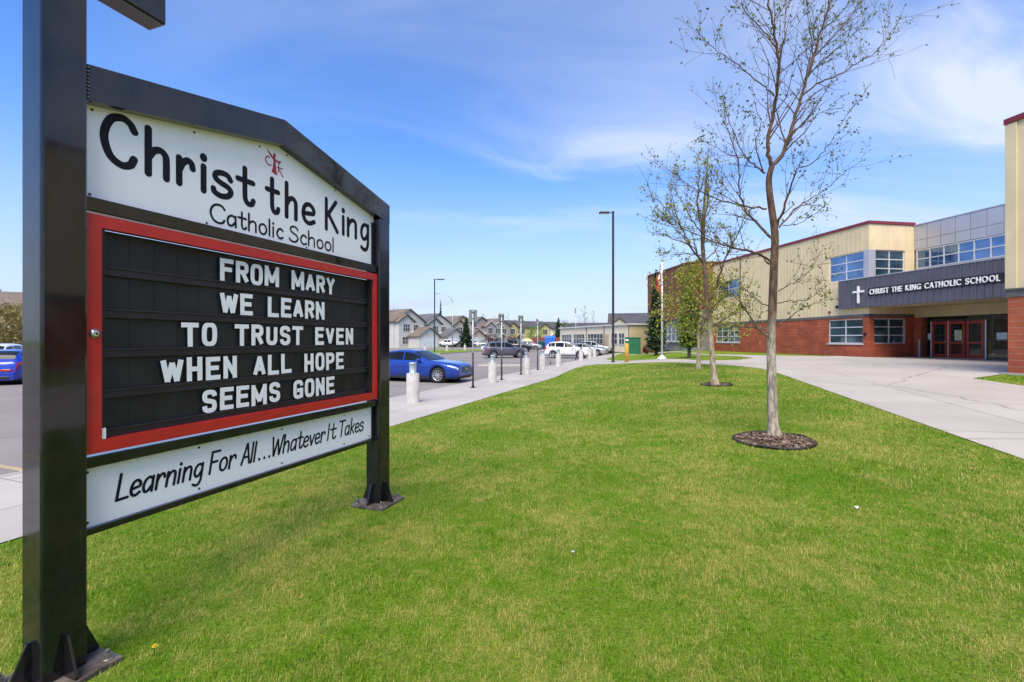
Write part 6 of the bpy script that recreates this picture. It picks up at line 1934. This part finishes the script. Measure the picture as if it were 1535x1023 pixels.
# ================================================================== SMALL THINGS ON THE LAWN
def dandelion(px, py, label):
    p = gp(px, py); t = thing('dandelion', label, 'flower', p, 0, None)
    m = MB(); m.tube([(0,0,0), (.003,0,.03), (.004,.002,.055)], .0018, 6); m.build('stem', MAT['leaf_green'], t)
    m = MB()
    for ring, (r_, zz) in enumerate(((.017, .052), (.013, .057), (.008, .061))):
        for k in range(14):
            a = 2*math.pi*k/14 + ring*.2; c_, s2 = math.cos(a), math.sin(a)
            m.add([(.004, .002, .053), (.004+r_*.6*c_-.0018*s2, .002+r_*.6*s2+.0018*c_, zz), (.004+r_*c_, .002+r_*s2, zz+.001), (.004+r_*.6*c_+.0018*s2, .002+r_*.6*s2-.0018*c_, zz)], [(0,1,2,3)])
    m.build('petals', pm('dandelion_yellow', (.75, .55, .02), .7), t)
dandelion(231, 984, 'yellow dandelion flower in the grass right of the tall sign post foot')
def pebble(px, py, r, label, mat, name='pebble', cat='stone'):
    p = gp(px, py, off=.035); bm = bmesh.new(); bmesh.ops.create_icosphere(bm, subdivisions=2, radius=r); rg = random.Random(int(px))
    for v in bm.verts: v.co = Vector((v.co.x*1.2, v.co.y, v.co.z*.7)) * rg.uniform(.9, 1.08)
    me = bpy.data.meshes.new(name); bm.to_mesh(me); bm.free(); me.materials.append(mat)
    for f in me.polygons: f.use_smooth = True
    o = bpy.data.objects.new(name, me); C.objects.link(o); o.location = p; tag(o, label, cat)
pebble(859, 834, .011, 'small pale pebble lying in the middle of the lawn', MAT['concrete'])
p = gp(1284, 768, off=.04)
m = MB(); m.add([(-.025,-.010,.0),(.015,-.014,.008),(.028,.006,.004),(-.005,.015,.012)], [(0,1,2,3)]); m.prism([(-.025,-.010,.0),(.015,-.014,.008),(.028,.006,.004),(-.005,.015,.012)], (.001,.0,.003))
o = m.build('paper_scrap', MAT['letter_white']); o.location = p; o.rotation_euler = (0, 0, .6); tag(o, 'crumpled white paper scrap on the grass below the mulch ring', 'litter')

# ================================================================== GRASS
def inside(poly, x, y):
    c = np.zeros(len(x), bool); n = len(poly)
    for i in range(n):
        x1, y1 = poly[i]; x2, y2 = poly[(i+1) % n]
        k = ((y1 > y) != (y2 > y)) & (x < (x2-x1)*(y-y1)/((y2-y1) if abs(y2-y1) > 1e-12 else 1e-12) + x1)
        c ^= k
    return c
def scatter_grass():
    rng = np.random.default_rng(77)
    lawn2 = [V2(gp(*q)) for q in ((909,539.4),(933,530.2),(960,531.4),(1060,533.2),(1108,534.8),(1128,537.3),(1105,540.0),(1050,540.8),(936,541.0))]
    wedge = [V2(gp(1459,568)), V2(gp(1535,579.3)), V2(gp(1535,579.3)+w_dir*8), V2(QSW(17.4, -4)), V2(QSW(17.4, 11.75)), V2(gp(1500,562.5))]
    bands = [(1.15, 2.6, 15000, .0027, .033), (2.6, 4.2, 9500, .0032, .035), (4.2, 6.5, 4600, .0044, .038), (6.5, 10, 1800, .0068, .042), (10, 16, 620, .012, .050), (16, 30, 160, .023, .052)]
    Vs = []; Rs = []
    for d0, d1, dens, wd, hl in bands:
        am = 1.25 if d1 <= 10 else 1.02
        area = am*(d1*d1 - d0*d0); n = int(area*dens)
        r = np.sqrt(rng.uniform(d0*d0, d1*d1, n)); a = rng.uniform(-am, am, n)
        x, y = r*np.sin(a), r*np.cos(a)
        jx, jy = x + rng.normal(0, .022, n), y + rng.normal(0, .022, n); keep = inside(lawn_poly, jx, jy) | (inside(lawn2, x, y) if d1 > 15 else False) | (inside(wedge, x, y) if d1 > 9 else False)
        for c, rad in rings: keep &= (x-c.x)**2 + (y-c.y)**2 > (rad - .02 + .035*np.sin(9*np.arctan2(y-c.y, x-c.x)))**2
        for px0 in (1.334, 3.915):
            c = PT(-2.935, px0); dx, dy = x-c.x, y-c.y
            pp, tt = dx*CT - dy*ST, dx*ST + dy*CT
            keep &= (np.abs(pp) > .205) | (np.abs(tt) > .205)
        # thinner where the lawn is worn
        x, y = x[keep], y[keep]; n = len(x)
        z = ground(x, y)
        tuft = .5 + .5*np.sin(x*3.1 + 1.7*np.sin(y*2.3))*np.sin(y*3.7 + 1.3*np.sin(x*2.9))
        ln = hl*rng.uniform(.35, 1.25, n)*(.70 + .55*tuft)
        th = rng.uniform(0, 2*np.pi, n); lean = rng.gamma(2.4, .28, n).clip(0, 1.45)
        lx, ly = np.cos(th), np.sin(th); wx, wy = -ly, lx
        w_ = wd*rng.uniform(.6, 1.2, n)*.5
        base = np.stack([x, y, z - .004], -1); wv = np.stack([wx*w_, wy*w_, 0*w_], -1)
        mid = base + np.stack([lx*ln*.45*np.sin(lean*.5), ly*ln*.45*np.sin(lean*.5), ln*.55*np.cos(lean*.5)], -1)
        tip = mid + np.stack([lx*ln*.6*np.sin(lean*1.2), ly*ln*.6*np.sin(lean*1.2), ln*.5*np.cos(lean*1.2)], -1)
        q = np.stack([base - wv, base + wv, mid + wv*.8, tip, tip, mid - wv*.8], 1)   # quad + tip
        quad = np.stack([base - wv, base + wv, mid + wv*.8, mid - wv*.8], 1)
        tipq = np.stack([mid - wv*.8, mid + wv*.8, tip + wv*.12, tip - wv*.12], 1)
        Vs.append(np.concatenate([quad, tipq], 1).reshape(-1, 3))
        v = rng.uniform(0, 1, n); Rs.append(np.repeat(v, 8))
    o = raw('grass', np.concatenate(Vs), 4, MAT['grass_blades'], None, np.concatenate(Rs))
    tag(o, 'short bright green and straw flecked grass of the lawn', 'grass', None, 'stuff')
    print('GRASS faces', sum(len(v) for v in Vs)//4)
scatter_grass()
